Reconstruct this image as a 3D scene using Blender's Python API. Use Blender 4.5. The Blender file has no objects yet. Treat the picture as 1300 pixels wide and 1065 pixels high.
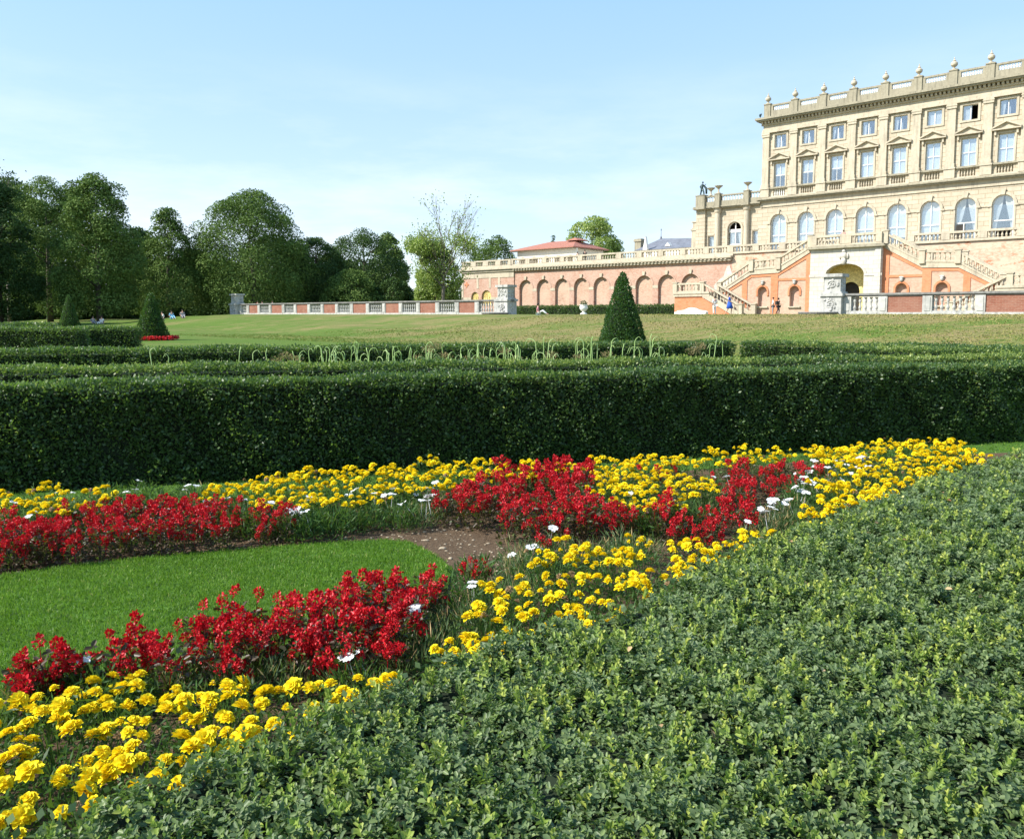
import bpy, bmesh, math, random
import numpy as np
from mathutils import Vector, Matrix
random.seed(7); RNG = np.random.default_rng(7)
scene = bpy.context.scene
COL = scene.collection
PI = math.pi
R = math.radians
# ------------------------------------------------------------------ camera model
F, CX, CY, CAMH = 1010.0, 650.0, 487.5, 1.6
PITCH = math.atan((CY - 399.0) / F)
ca, sa = math.cos(R(-42)), math.sin(R(-42))      # the house frame: u runs along the facade, v away into it

def ray(px, py):
    x = (px - CX) / F; t = -(py - CY) / F
    return (x, math.cos(PITCH) + t * math.sin(PITCH), -math.sin(PITCH) + t * math.cos(PITCH))
def G(px, py, z=0.0):
    r = ray(px, py); t = (z - CAMH) / r[2]
    return (r[0] * t, r[1] * t)
def D(px, py, Y):
    r = ray(px, py); t = Y / r[1]
    return (r[0] * t, Y, CAMH + t * r[2])
def uv2w(u, v): return (u * ca - v * sa, u * sa + v * ca)
def w2uv(x, y): return (x * ca + y * sa, -x * sa + y * ca)

def S(t):
    t = np.clip(t, 0, 1); return t * t * (3 - 2 * t)
def terrain(x, y):
    u = x * ca + y * sa; v = -x * sa + y * ca
    taper = 0.55 + 0.45 * S((u + 106) / 18.0)
    z = 1.58 * S((v - 31) / 18.0) * taper
    z2 = 0.42 * S((y - 45) / 50.0)
    return np.maximum(z, z2)

# ------------------------------------------------------------------ materials
def newmat(name):
    m = bpy.data.materials.new(name); m.use_nodes = True
    nt = m.node_tree; nt.nodes.clear()
    out = nt.nodes.new('ShaderNodeOutputMaterial')
    b = nt.nodes.new('ShaderNodeBsdfPrincipled')
    nt.links.new(b.outputs[0], out.inputs[0])
    return m, nt, b, out
def nd(nt, typ, **kw):
    n = nt.nodes.new(typ)
    for k, v in kw.items():
        if k.startswith('i_'):
            n.inputs[k[2:].replace('_', ' ')].default_value = v
        else: setattr(n, k, v)
    return n
def ramp(nt, fac, stops):
    r = nt.nodes.new('ShaderNodeValToRGB')
    el = r.color_ramp.elements
    while len(el) < len(stops): el.new(0.5)
    for e, (p, c) in zip(el, stops):
        e.position = p; e.color = (c[0], c[1], c[2], 1)
    nt.links.new(fac, r.inputs[0]); return r.outputs[0]
def mix(nt, fac, a, b, blend='MIX'):
    m = nt.nodes.new('ShaderNodeMix'); m.data_type = 'RGBA'; m.blend_type = blend
    for sock, val in ((m.inputs[0], fac), (m.inputs[6], a), (m.inputs[7], b)):
        if hasattr(val, 'is_linked'): nt.links.new(val, sock)
        elif isinstance(val, (int, float)): sock.default_value = val
        else: sock.default_value = (val[0], val[1], val[2], 1)
    return m.outputs[2]
def noise(nt, scale, detail=4, rough=0.6, coord='Object', vec=None):
    n = nd(nt, 'ShaderNodeTexNoise', i_Scale=scale, i_Detail=detail, i_Roughness=rough)
    if vec is None:
        tc = nt.nodes.new('ShaderNodeTexCoord'); vec = tc.outputs[coord]
    nt.links.new(vec, n.inputs['Vector']); return n.outputs[0]
def bump(nt, b, h, strength=0.3, dist=0.02):
    n = nd(nt, 'ShaderNodeBump', i_Strength=strength, i_Distance=dist)
    nt.links.new(h, n.inputs['Height']); nt.links.new(n.outputs[0], b.inputs['Normal'])

def leaf_mat(name, stops, rough=0.45, spec=0.5, trans=0.25, tcol=(0.25, 0.45, 0.05), nscale=1.2, namt=0.35, attr=True):
    m, nt, b, out = newmat(name)
    if attr:
        a = nd(nt, 'ShaderNodeAttribute', attribute_name='tint'); fac = a.outputs['Fac']
    else:
        g = nt.nodes.new('ShaderNodeNewGeometry'); fac = g.outputs['Random Per Island']
    n = noise(nt, nscale, 3)
    mm = nd(nt, 'ShaderNodeMath', operation='MULTIPLY_ADD'); nt.links.new(n, mm.inputs[0]); mm.inputs[1].default_value = namt
    sub = nd(nt, 'ShaderNodeMath', operation='SUBTRACT'); nt.links.new(fac, sub.inputs[0]); sub.inputs[1].default_value = namt * 0.5
    nt.links.new(sub.outputs[0], mm.inputs[2])
    c = ramp(nt, mm.outputs[0], stops)
    nt.links.new(c, b.inputs['Base Color'])
    b.inputs['Roughness'].default_value = rough
    b.inputs['Specular IOR Level'].default_value = spec
    if trans > 0:
        t = nt.nodes.new('ShaderNodeBsdfTranslucent')
        nt.links.new(mix(nt, 0.6, c, tcol), t.inputs[0])
        ms = nt.nodes.new('ShaderNodeMixShader'); ms.inputs[0].default_value = trans
        nt.links.new(b.outputs[0], ms.inputs[1]); nt.links.new(t.outputs[0], ms.inputs[2])
        nt.links.new(ms.outputs[0], out.inputs[0])
    return m
def plain(name, c, rough=0.7, var=0.25, nscale=3.0, bmp=0.0, spec=0.3, metal=0.0):
    m, nt, b, out = newmat(name)
    n = noise(nt, nscale, 5)
    lo = tuple(x * (1 - var) for x in c); hi = tuple(min(1, x * (1 + var)) for x in c)
    nt.links.new(ramp(nt, n, [(0.3, lo), (0.7, hi)]), b.inputs['Base Color'])
    b.inputs['Roughness'].default_value = rough; b.inputs['Specular IOR Level'].default_value = spec
    b.inputs['Metallic'].default_value = metal
    if bmp: bump(nt, b, noise(nt, nscale * 8, 4), bmp, 0.01)
    return m
def wallvec(nt):
    tc = nt.nodes.new('ShaderNodeTexCoord'); s = nt.nodes.new('ShaderNodeSeparateXYZ'); nt.links.new(tc.outputs['Object'], s.inputs[0])
    ad = nd(nt, 'ShaderNodeMath', operation='ADD'); nt.links.new(s.outputs[0], ad.inputs[0]); nt.links.new(s.outputs[1], ad.inputs[1])
    c = nt.nodes.new('ShaderNodeCombineXYZ'); nt.links.new(ad.outputs[0], c.inputs[0]); nt.links.new(s.outputs[2], c.inputs[1])
    return c.outputs[0], tc.outputs['Object'], s
def stone_mat(name, c, c2, stain, blocks=None, mortar=0.75, streak=0.5, rough=0.8):
    m, nt, b, out = newmat(name)
    wv, ov, s = wallvec(nt)
    n1 = noise(nt, 0.6, 5, 0.6, vec=ov); n2 = noise(nt, 5.0, 4, 0.65, vec=ov)
    base = mix(nt, ramp(nt, n2, [(0.3, (0, 0, 0)), (0.7, (1, 1, 1))]), c, c2)
    # weathering streaks that run down the stone
    mp = nd(nt, 'ShaderNodeMapping'); nt.links.new(ov, mp.inputs[0]); mp.inputs['Scale'].default_value = (3.0, 3.0, 0.35)
    n3 = noise(nt, 1.2, 4, 0.6, vec=mp.outputs[0])
    st = ramp(nt, n3, [(0.5, (0, 0, 0)), (0.72, (streak, streak, streak))])
    base = mix(nt, st, base, stain)
    base = mix(nt, ramp(nt, n1, [(0.45, (0, 0, 0)), (0.75, (0.35, 0.35, 0.35))]), base, stain)
    if blocks:
        br = nd(nt, 'ShaderNodeTexBrick', i_Scale=1.0)
        br.inputs['Brick Width'].default_value = blocks[0]; br.inputs['Row Height'].default_value = blocks[1]
        br.inputs['Mortar Size'].default_value = blocks[2]; br.inputs['Mortar Smooth'].default_value = 0.1
        br.inputs['Color1'].default_value = (1, 1, 1, 1); br.inputs['Color2'].default_value = (0.88, 0.87, 0.84, 1)
        br.inputs['Mortar'].default_value = (mortar, mortar * 0.93, mortar * 0.82, 1)
        nt.links.new(wv, br.inputs['Vector'])
        base = mix(nt, 1.0, base, br.outputs[0], 'MULTIPLY')
    nt.links.new(base, b.inputs['Base Color'])
    b.inputs['Roughness'].default_value = rough; b.inputs['Specular IOR Level'].default_value = 0.2
    bump(nt, b, n2, 0.35, 0.02)
    return m
def brick_mat(name, c1, c2, mort, wash=None, wamt=0.5, w=0.24, h=0.08, patch=None):
    m, nt, b, out = newmat(name)
    wv, ov, s = wallvec(nt)
    br = nd(nt, 'ShaderNodeTexBrick', i_Scale=1.0)
    br.inputs['Brick Width'].default_value = w; br.inputs['Row Height'].default_value = h
    br.inputs['Mortar Size'].default_value = h * 0.14
    br.inputs['Color1'].default_value = (*c1, 1); br.inputs['Color2'].default_value = (*c2, 1); br.inputs['Mortar'].default_value = (*mort, 1)
    nt.links.new(wv, br.inputs['Vector'])
    base = br.outputs[0]
    n1 = noise(nt, 0.45, 6, 0.7, vec=ov)
    mp = nd(nt, 'ShaderNodeMapping'); nt.links.new(ov, mp.inputs[0]); mp.inputs['Scale'].default_value = (1, 1, 2.2)
    n2 = noise(nt, 2.3, 8, 0.8, vec=mp.outputs[0])
    n3 = noise(nt, 7.0, 3, 0.6, vec=mp.outputs[0])
    base = mix(nt, ramp(nt, n3, [(0.35, (0, 0, 0)), (0.75, (0.45, 0.45, 0.45))]), base, c2)
    base = mix(nt, ramp(nt, noise(nt, 1.1, 8, 0.85, vec=ov), [(0.50, (0, 0, 0)), (0.64, (0.5,) * 3)]), base, tuple(x * 0.6 for x in c1))
    if wash:
        base = mix(nt, ramp(nt, n2, [(0.44, (0, 0, 0)), (0.58, (min(1, wamt * 1.25),) * 3)]), base, wash)
        base = mix(nt, ramp(nt, n1, [(0.42, (0, 0, 0)), (0.62, (wamt,) * 3)]), base, wash)
    if patch:
        base = mix(nt, ramp(nt, noise(nt, 0.33, 5, 0.75, vec=mp.outputs[0]), [(0.56, (0, 0, 0)), (0.6, (0.8,) * 3)]), base, patch)
    nt.links.new(base, b.inputs['Base Color'])
    b.inputs['Roughness'].default_value = 0.9; b.inputs['Specular IOR Level'].default_value = 0.15
    bump(nt, b, n3, 0.4, 0.02)
    return m

M = {}
M['stone'] = stone_mat('honey_stone', (0.56, 0.495, 0.385), (0.47, 0.405, 0.30), (0.21, 0.185, 0.145), streak=0.5)
M['ashlar'] = stone_mat('ashlar_blocks', (0.57, 0.505, 0.40), (0.50, 0.43, 0.325), (0.30, 0.25, 0.185), blocks=(1.3, 0.48, 0.03), mortar=0.62, streak=0.2)
M['stone_dk'] = stone_mat('weathered_cornice', (0.38, 0.345, 0.255), (0.30, 0.27, 0.20), (0.15, 0.135, 0.10), streak=0.7)
M['stone_w'] = stone_mat('pale_block_stone', (0.64, 0.61, 0.56), (0.56, 0.53, 0.48), (0.45, 0.42, 0.38), blocks=(0.9, 0.42, 0.02), mortar=0.7, streak=0.25)
M['stone_g'] = stone_mat('grey_marble', (0.55, 0.54, 0.50), (0.38, 0.38, 0.36), (0.13, 0.13, 0.12), streak=0.8)
M['coping'] = stone_mat('lichened_coping', (0.30, 0.29, 0.27), (0.18, 0.18, 0.17), (0.08, 0.08, 0.075), streak=0.6)
M['yellow'] = plain('ochre_plaster', (0.78, 0.62, 0.27), 0.8, 0.35, 6.0)
M['cream'] = plain('cream_render', (0.70, 0.62, 0.46), 0.85, 0.1, 2.0)
M['white'] = plain('white_paint', (0.78, 0.77, 0.73), 0.5, 0.05, 4.0)
M['whitewall'] = plain('white_render', (0.74, 0.70, 0.60), 0.85, 0.08, 2.0)
M['frame_dk'] = plain('dark_opening', (0.04, 0.035, 0.03), 0.8, 0.2, 3.0)
M['room'] = plain('room_interior', (0.10, 0.09, 0.08), 0.9, 0.2, 1.0)
M['blind'] = plain('white_blind', (0.80, 0.80, 0.78), 0.8, 0.06, 2.5)
M['curtain'] = plain('cream_curtain', (0.70, 0.68, 0.62), 0.9, 0.12, 5.0)
M['dgrey'] = plain('dark_bronze', (0.03, 0.06, 0.06), 0.5, 0.4, 3.0, spec=0.5)
M['lead'] = plain('grey_slate', (0.16, 0.17, 0.20), 0.6, 0.25, 1.2)
M['brick_pink'] = brick_mat('weathered_pink_brick', (0.37, 0.165, 0.11), (0.43, 0.235, 0.165), (0.45, 0.31, 0.235), wash=(0.54, 0.40, 0.32), wamt=0.55)
M['brick_wash'] = brick_mat('limewashed_brick', (0.42, 0.20, 0.13), (0.50, 0.32, 0.22), (0.54, 0.40, 0.29), wash=(0.60, 0.50, 0.38), wamt=0.8, patch=(0.50, 0.17, 0.08))
M['brick_pale'] = brick_mat('pale_arch_brick', (0.41, 0.215, 0.15), (0.48, 0.29, 0.21), (0.48, 0.35, 0.26), wash=(0.55, 0.42, 0.32), wamt=0.6)
M['brick_orange'] = brick_mat('orange_brick', (0.56, 0.17, 0.075), (0.60, 0.22, 0.10), (0.56, 0.24, 0.13), wash=(0.62, 0.32, 0.20), wamt=0.3)
M['brick_red'] = brick_mat('red_panel_brick', (0.20, 0.065, 0.045), (0.27, 0.10, 0.065), (0.30, 0.18, 0.13), wash=(0.33, 0.19, 0.14), wamt=0.35, w=0.3, h=0.095)
def glass_mat():
    m, nt, b, out = newmat('window_glass')
    b.inputs['Base Color'].default_value = (0.7, 0.8, 0.9, 1); b.inputs['Roughness'].default_value = 0.05
    g = nt.nodes.new('ShaderNodeBsdfGlossy'); g.inputs[1].default_value = 0.04; g.inputs[0].default_value = (0.9, 0.95, 1, 1)
    t = nt.nodes.new('ShaderNodeBsdfTransparent'); t.inputs[0].default_value = (0.86, 0.89, 0.92, 1)
    ms = nt.nodes.new('ShaderNodeMixShader'); ms.inputs[0].default_value = 0.22
    nt.links.new(t.outputs[0], ms.inputs[1]); nt.links.new(g.outputs[0], ms.inputs[2]); nt.links.new(ms.outputs[0], out.inputs[0])
    return m
M['glass'] = glass_mat()
def tile_mat():
    m, nt, b, out = newmat('red_roof_tiles')
    tc = nt.nodes.new('ShaderNodeTexCoord'); w = nd(nt, 'ShaderNodeTexWave', i_Scale=3.0, i_Distortion=0.6)
    nt.links.new(tc.outputs['Object'], w.inputs[0])
    n = noise(nt, 2.0, 5)
    c = mix(nt, w.outputs[0], (0.36, 0.13, 0.09), (0.50, 0.22, 0.15)); c = mix(nt, ramp(nt, n, [(0.4, (0, 0, 0)), (0.7, (0.6,) * 3)]), c, (0.30, 0.14, 0.10))
    nt.links.new(c, b.inputs['Base Color']); b.inputs['Roughness'].default_value = 0.85
    bump(nt, b, w.outputs[0], 0.6, 0.06); return m
M['tiles'] = tile_mat()
# foliage
M['box'] = leaf_mat('box_leaves', [(0.0, (0.068, 0.102, 0.050)), (0.45, (0.132, 0.188, 0.084)), (0.68, (0.20, 0.265, 0.092)), (0.78, (0.20, 0.29, 0.055)), (1.0, (0.40, 0.43, 0.09))], rough=0.45, spec=0.32, trans=0.3, nscale=2.5, namt=0.16)
M['hedge'] = leaf_mat('hedge_leaves', [(0.0, (0.024, 0.050, 0.018)), (0.5, (0.055, 0.105, 0.032)), (0.75, (0.10, 0.165, 0.045)), (1.0, (0.24, 0.29, 0.06))], rough=0.46, spec=0.45, trans=0.30, nscale=1.6, namt=0.3)
M['hedgecore'] = plain('hedge_dark_core', (0.012, 0.020, 0.008), 0.95, 0.4, 12.0)  # near-black: the shade deep inside the foliage is put into this colour
M['yew'] = leaf_mat('yew_leaves', [(0.0, (0.012, 0.035, 0.008)), (0.5, (0.026, 0.075, 0.016)), (1.0, (0.06, 0.15, 0.03))], rough=0.5, spec=0.35, trans=0.2, nscale=2.0, namt=0.3)
M['tree'] = leaf_mat('broad_leaves', [(0.0, (0.045, 0.085, 0.018)), (0.5, (0.100, 0.160, 0.040)), (1.0, (0.17, 0.235, 0.065))], rough=0.7, spec=0.08, trans=0.12, tcol=(0.2, 0.35, 0.04), nscale=0.25, namt=0.5)
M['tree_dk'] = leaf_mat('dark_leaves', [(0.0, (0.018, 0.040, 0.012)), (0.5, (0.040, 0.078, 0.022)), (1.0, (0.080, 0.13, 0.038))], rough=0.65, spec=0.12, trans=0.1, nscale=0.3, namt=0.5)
M['tree_lt'] = leaf_mat('light_leaves', [(0.0, (0.15, 0.20, 0.045)), (0.5, (0.27, 0.34, 0.09)), (1.0, (0.40, 0.46, 0.15))], rough=0.5, spec=0.3, trans=0.3, nscale=0.3, namt=0.5)
M['bark'] = plain('tree_bark', (0.10, 0.085, 0.065), 0.9, 0.4, 3.0, 0.4)
M['twig'] = plain('bare_twigs', (0.15, 0.13, 0.105), 0.9, 0.3, 3.0)
M['petal_y'] = leaf_mat('yellow_petals', [(0.0, (0.84, 0.50, 0.004)), (0.3, (0.90, 0.70, 0.008)), (1.0, (0.92, 0.80, 0.03))], rough=0.6, spec=0.15, trans=0.25, tcol=(0.9, 0.7, 0.02), nscale=4, namt=0.2)
M['petal_r'] = leaf_mat('red_petals', [(0.0, (0.26, 0.004, 0.010)), (0.4, (0.50, 0.008, 0.018)), (0.85, (0.68, 0.020, 0.028)), (1.0, (0.78, 0.10, 0.09))], rough=0.45, spec=0.35, trans=0.22, tcol=(0.75, 0.01, 0.02), nscale=3, namt=0.35)
M['petal_w'] = leaf_mat('white_petals', [(0.0, (0.72, 0.72, 0.72)), (1.0, (0.84, 0.84, 0.82))], rough=0.6, spec=0.2, trans=0.2, tcol=(0.85, 0.85, 0.8))
M['fern'] = leaf_mat('marigold_foliage', [(0.0, (0.016, 0.045, 0.010)), (0.6, (0.045, 0.11, 0.022)), (1.0, (0.11, 0.18, 0.04))], rough=0.55, spec=0.3, trans=0.25, nscale=3, namt=0.3)
M['redleaf'] = leaf_mat('red_plant_foliage', [(0.0, (0.030, 0.020, 0.012)), (0.5, (0.065, 0.035, 0.018)), (0.8, (0.050, 0.085, 0.022)), (1.0, (0.09, 0.13, 0.03))], rough=0.45, spec=0.4, trans=0.2, nscale=3, namt=0.4)
M['dianthus'] = leaf_mat('grey_green_blades', [(0.0, (0.040, 0.075, 0.028)), (0.5, (0.085, 0.135, 0.055)), (0.72, (0.15, 0.19, 0.085)), (0.84, (0.30, 0.22, 0.10)), (1.0, (0.42, 0.30, 0.15))], rough=0.6, spec=0.25, trans=0.25, nscale=3, namt=0.35)
M['scape'] = leaf_mat('pale_stems', [(0.0, (0.30, 0.46, 0.14)), (1.0, (0.50, 0.64, 0.28))], rough=0.5, spec=0.3, trans=0.1, nscale=2, namt=0.3)
M['seed'] = leaf_mat('seed_heads', [(0.0, (0.14, 0.13, 0.06)), (0.5, (0.26, 0.20, 0.10)), (1.0, (0.38, 0.28, 0.16))], rough=0.7, spec=0.2, trans=0.2)
M['blade'] = leaf_mat('grass_blades', [(0.0, (0.045, 0.11, 0.008)), (0.5, (0.105, 0.215, 0.018)), (0.85, (0.17, 0.29, 0.035)), (1.0, (0.34, 0.36, 0.11))], rough=0.5, spec=0.25, trans=0.3, tcol=(0.25, 0.5, 0.03), nscale=2.2, namt=0.8)
M['pebble'] = plain('pale_pebbles', (0.33, 0.27, 0.19), 0.85, 0.4, 6.0)
M['skin'] = plain('skin', (0.55, 0.33, 0.24), 0.6, 0.05, 8.0)
M['hair'] = plain('dark_hair', (0.035, 0.022, 0.015), 0.6, 0.3, 20.0)
def cloth(n, c): return plain(n, c, 0.9, 0.12, 8.0)

M['drybits'] = leaf_mat('dry_leaf_bits', [(0.0, (0.25, 0.13, 0.06)), (1.0, (0.48, 0.34, 0.18))], rough=0.7, spec=0.2, trans=0.1)
def ground_mat():
    m, nt, b, out = newmat('lawn_grass')
    tc = nt.nodes.new('ShaderNodeTexCoord'); o = tc.outputs['Object']
    mpg = nd(nt, 'ShaderNodeMapping'); nt.links.new(o, mpg.inputs[0]); mpg.inputs['Rotation'].default_value = (0, 0, R(42)); mpg.inputs['Scale'].default_value = (0.5, 1.6, 1)
    n1 = noise(nt, 0.11, 6, 0.62, vec=mpg.outputs[0]); n2 = noise(nt, 1.1, 8, 0.8, vec=mpg.outputs[0]); n3 = noise(nt, 14.0, 5, 0.75, vec=o)
    # u,v of the bank: dry turf towards the crest
    dot = nd(nt, 'ShaderNodeVectorMath', operation='DOT_PRODUCT'); nt.links.new(o, dot.inputs[0]); dot.inputs[1].default_value = (-sa, ca, 0)
    dotu = nd(nt, 'ShaderNodeVectorMath', operation='DOT_PRODUCT'); nt.links.new(o, dotu.inputs[0]); dotu.inputs[1].default_value = (ca, sa, 0)
    mr = nd(nt, 'ShaderNodeMapRange'); nt.links.new(dot.outputs['Value'], mr.inputs[0])
    mr.inputs[1].default_value = 24; mr.inputs[2].default_value = 48; mr.inputs[3].default_value = 0; mr.inputs[4].default_value = 0.42
    mu = nd(nt, 'ShaderNodeMapRange'); nt.links.new(dotu.outputs['Value'], mu.inputs[0])
    mu.inputs[1].default_value = -75; mu.inputs[2].default_value = -30; mu.inputs[3].default_value = -0.16; mu.inputs[4].default_value = 0.10
    a1 = nd(nt, 'ShaderNodeMath', operation='ADD'); nt.links.new(mr.outputs[0], a1.inputs[0]); nt.links.new(mu.outputs[0], a1.inputs[1])
    a2 = nd(nt, 'ShaderNodeMath', operation='ADD'); nt.links.new(a1.outputs[0], a2.inputs[0]); m1 = nd(nt, 'ShaderNodeMath', operation='MULTIPLY_ADD'); nt.links.new(n1, m1.inputs[0]); m1.inputs[1].default_value = 2.4; m1.inputs[2].default_value = -1.2; nt.links.new(m1.outputs[0], a2.inputs[1])
    a3 = nd(nt, 'ShaderNodeMath', operation='MULTIPLY_ADD'); nt.links.new(n2, a3.inputs[0]); a3.inputs[1].default_value = 3.2; nt.links.new(a2.outputs[0], a3.inputs[2]); dv_ = nd(nt, 'ShaderNodeMath', operation='DIVIDE'); nt.links.new(a3.outputs[0], dv_.inputs[0]); dv_.inputs[1].default_value = 4.0
    dry = ramp(nt, dv_.outputs[0], [(0.41, (0, 0, 0)), (0.57, (1, 1, 1))])
    g = ramp(nt, n3, [(0.3, (0.060, 0.115, 0.018)), (0.7, (0.130, 0.195, 0.036))])
    d = ramp(nt, n3, [(0.3, (0.170, 0.145, 0.055)), (0.7, (0.30, 0.235, 0.110))])
    nt.links.new(mix(nt, dry, g, d), b.inputs['Base Color'])
    b.inputs['Roughness'].default_value = 0.9; b.inputs['Specular IOR Level'].default_value = 0.1
    bump(nt, b, n3, 0.9, 0.05)
    return m
M['ground'] = ground_mat()
def soil_mat():
    m, nt, b, out = newmat('bare_soil')
    n1 = noise(nt, 3.0, 6, 0.7); n2 = noise(nt, 40.0, 5, 0.75)
    c = ramp(nt, n2, [(0.25, (0.060, 0.040, 0.025)), (0.55, (0.140, 0.095, 0.060)), (0.75, (0.25, 0.185, 0.125))])
    c = mix(nt, ramp(nt, n1, [(0.4, (0, 0, 0)), (0.7, (0.6,) * 3)]), c, (0.175, 0.125, 0.080))
    nt.links.new(c, b.inputs['Base Color']); b.inputs['Roughness'].default_value = 0.95; b.inputs['Specular IOR Level'].default_value = 0.1
    bump(nt, b, n2, 1.0, 0.03); return m
M['soil'] = soil_mat()
M['turf'] = plain('turf_base', (0.055, 0.125, 0.014), 0.95, 0.4, 8.0)

# ------------------------------------------------------------------ mesh and object helpers
def mesh_np(name, V, Fc, tint=None, mats=None, smooth=False):
    V = np.asarray(V, dtype=np.float32); Fc = np.asarray(Fc, dtype=np.int32)
    me = bpy.data.meshes.new(name); n, k = Fc.shape
    me.vertices.add(len(V)); me.vertices.foreach_set('co', V.ravel())
    me.loops.add(n * k); me.loops.foreach_set('vertex_index', Fc.ravel())
    me.polygons.add(n); me.polygons.foreach_set('loop_start', np.arange(0, n * k, k, dtype=np.int32))
    me.polygons.foreach_set('loop_total', np.full(n, k, dtype=np.int32))
    me.update(calc_edges=True)
    if tint is not None:
        a = me.attributes.new('tint', 'FLOAT', 'FACE'); a.data.foreach_set('value', np.asarray(tint, dtype=np.float32))
    if smooth: me.polygons.foreach_set('use_smooth', np.ones(n, dtype=bool))
    if mats: me.materials.append(mats)
    return me
def norm(a):
    return a / np.maximum(np.linalg.norm(a, axis=-1, keepdims=True), 1e-9)
def rnd3(n): return RNG.normal(size=(n, 3))
def leaf_quads(P, A, N, L, W, tint):
    """rhombic leaves: base P, long axis A, face normal N"""
    A = norm(A); B = norm(np.cross(N, A)); L = np.asarray(L)[:, None]; W = np.asarray(W)[:, None]
    n = len(P); V = np.empty((n, 4, 3), dtype=np.float32)
    V[:, 0] = P; V[:, 1] = P + A * L * 0.5 + B * W * 0.5; V[:, 2] = P + A * L; V[:, 3] = P + A * L * 0.5 - B * W * 0.5
    return V.reshape(-1, 3), np.arange(n * 4, dtype=np.int32).reshape(-1, 4), tint
def leaf_fold(P, A, N, L, W, tint, fold=0.25):
    """oval leaves folded along the midrib, two quads each"""
    A = norm(A); B = norm(np.cross(N, A)); N2 = norm(np.cross(A, B)); L = np.asarray(L)[:, None]; W = np.asarray(W)[:, None]
    n = len(P); V = np.empty((n, 6, 3), dtype=np.float32); up = N2 * W * fold
    V[:, 0] = P; V[:, 1] = P + A * L * 0.38 + B * W * 0.46 + up; V[:, 2] = P + A * L * 0.80 + B * W * 0.36 + up * 0.7
    V[:, 3] = P + A * L - N2 * L * 0.06; V[:, 4] = P + A * L * 0.80 - B * W * 0.36 + up * 0.7; V[:, 5] = P + A * L * 0.38 - B * W * 0.46 + up
    b = np.arange(n, dtype=np.int32)[:, None] * 6
    Fc = np.concatenate([b + np.array([0, 1, 2, 3]), b + np.array([0, 3, 4, 5])], axis=1).reshape(-1, 4)
    return V.reshape(-1, 3), Fc, np.repeat(tint, 2)
def joinq(parts):
    Vs, Fs, Ts, o = [], [], [], 0
    for V, Fc, T in parts:
        Vs.append(V); Fs.append(Fc + o); Ts.append(T); o += len(V)
    return np.concatenate(Vs), np.concatenate(Fs), np.concatenate(Ts)

def tag(o, label=None, cat=None, group=None, kind=None):
    if label: o['label'] = label
    if cat: o['category'] = cat
    if group: o['group'] = group
    if kind: o['kind'] = kind
    return o
def link(name, me, parent=None, loc=(0, 0, 0), rz=0.0):
    o = bpy.data.objects.new(name, me); COL.objects.link(o)
    o.location = loc; o.rotation_euler = (0, 0, rz)
    if parent is not None: o.parent = parent
    return o
def thing(name, label, cat, loc, rz=0.0, group=None):
    o = bpy.data.objects.new(name, None); COL.objects.link(o); o.empty_display_size = 0.3
    o.location = loc; o.rotation_euler = (0, 0, rz)
    return tag(o, label, cat, group)

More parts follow.
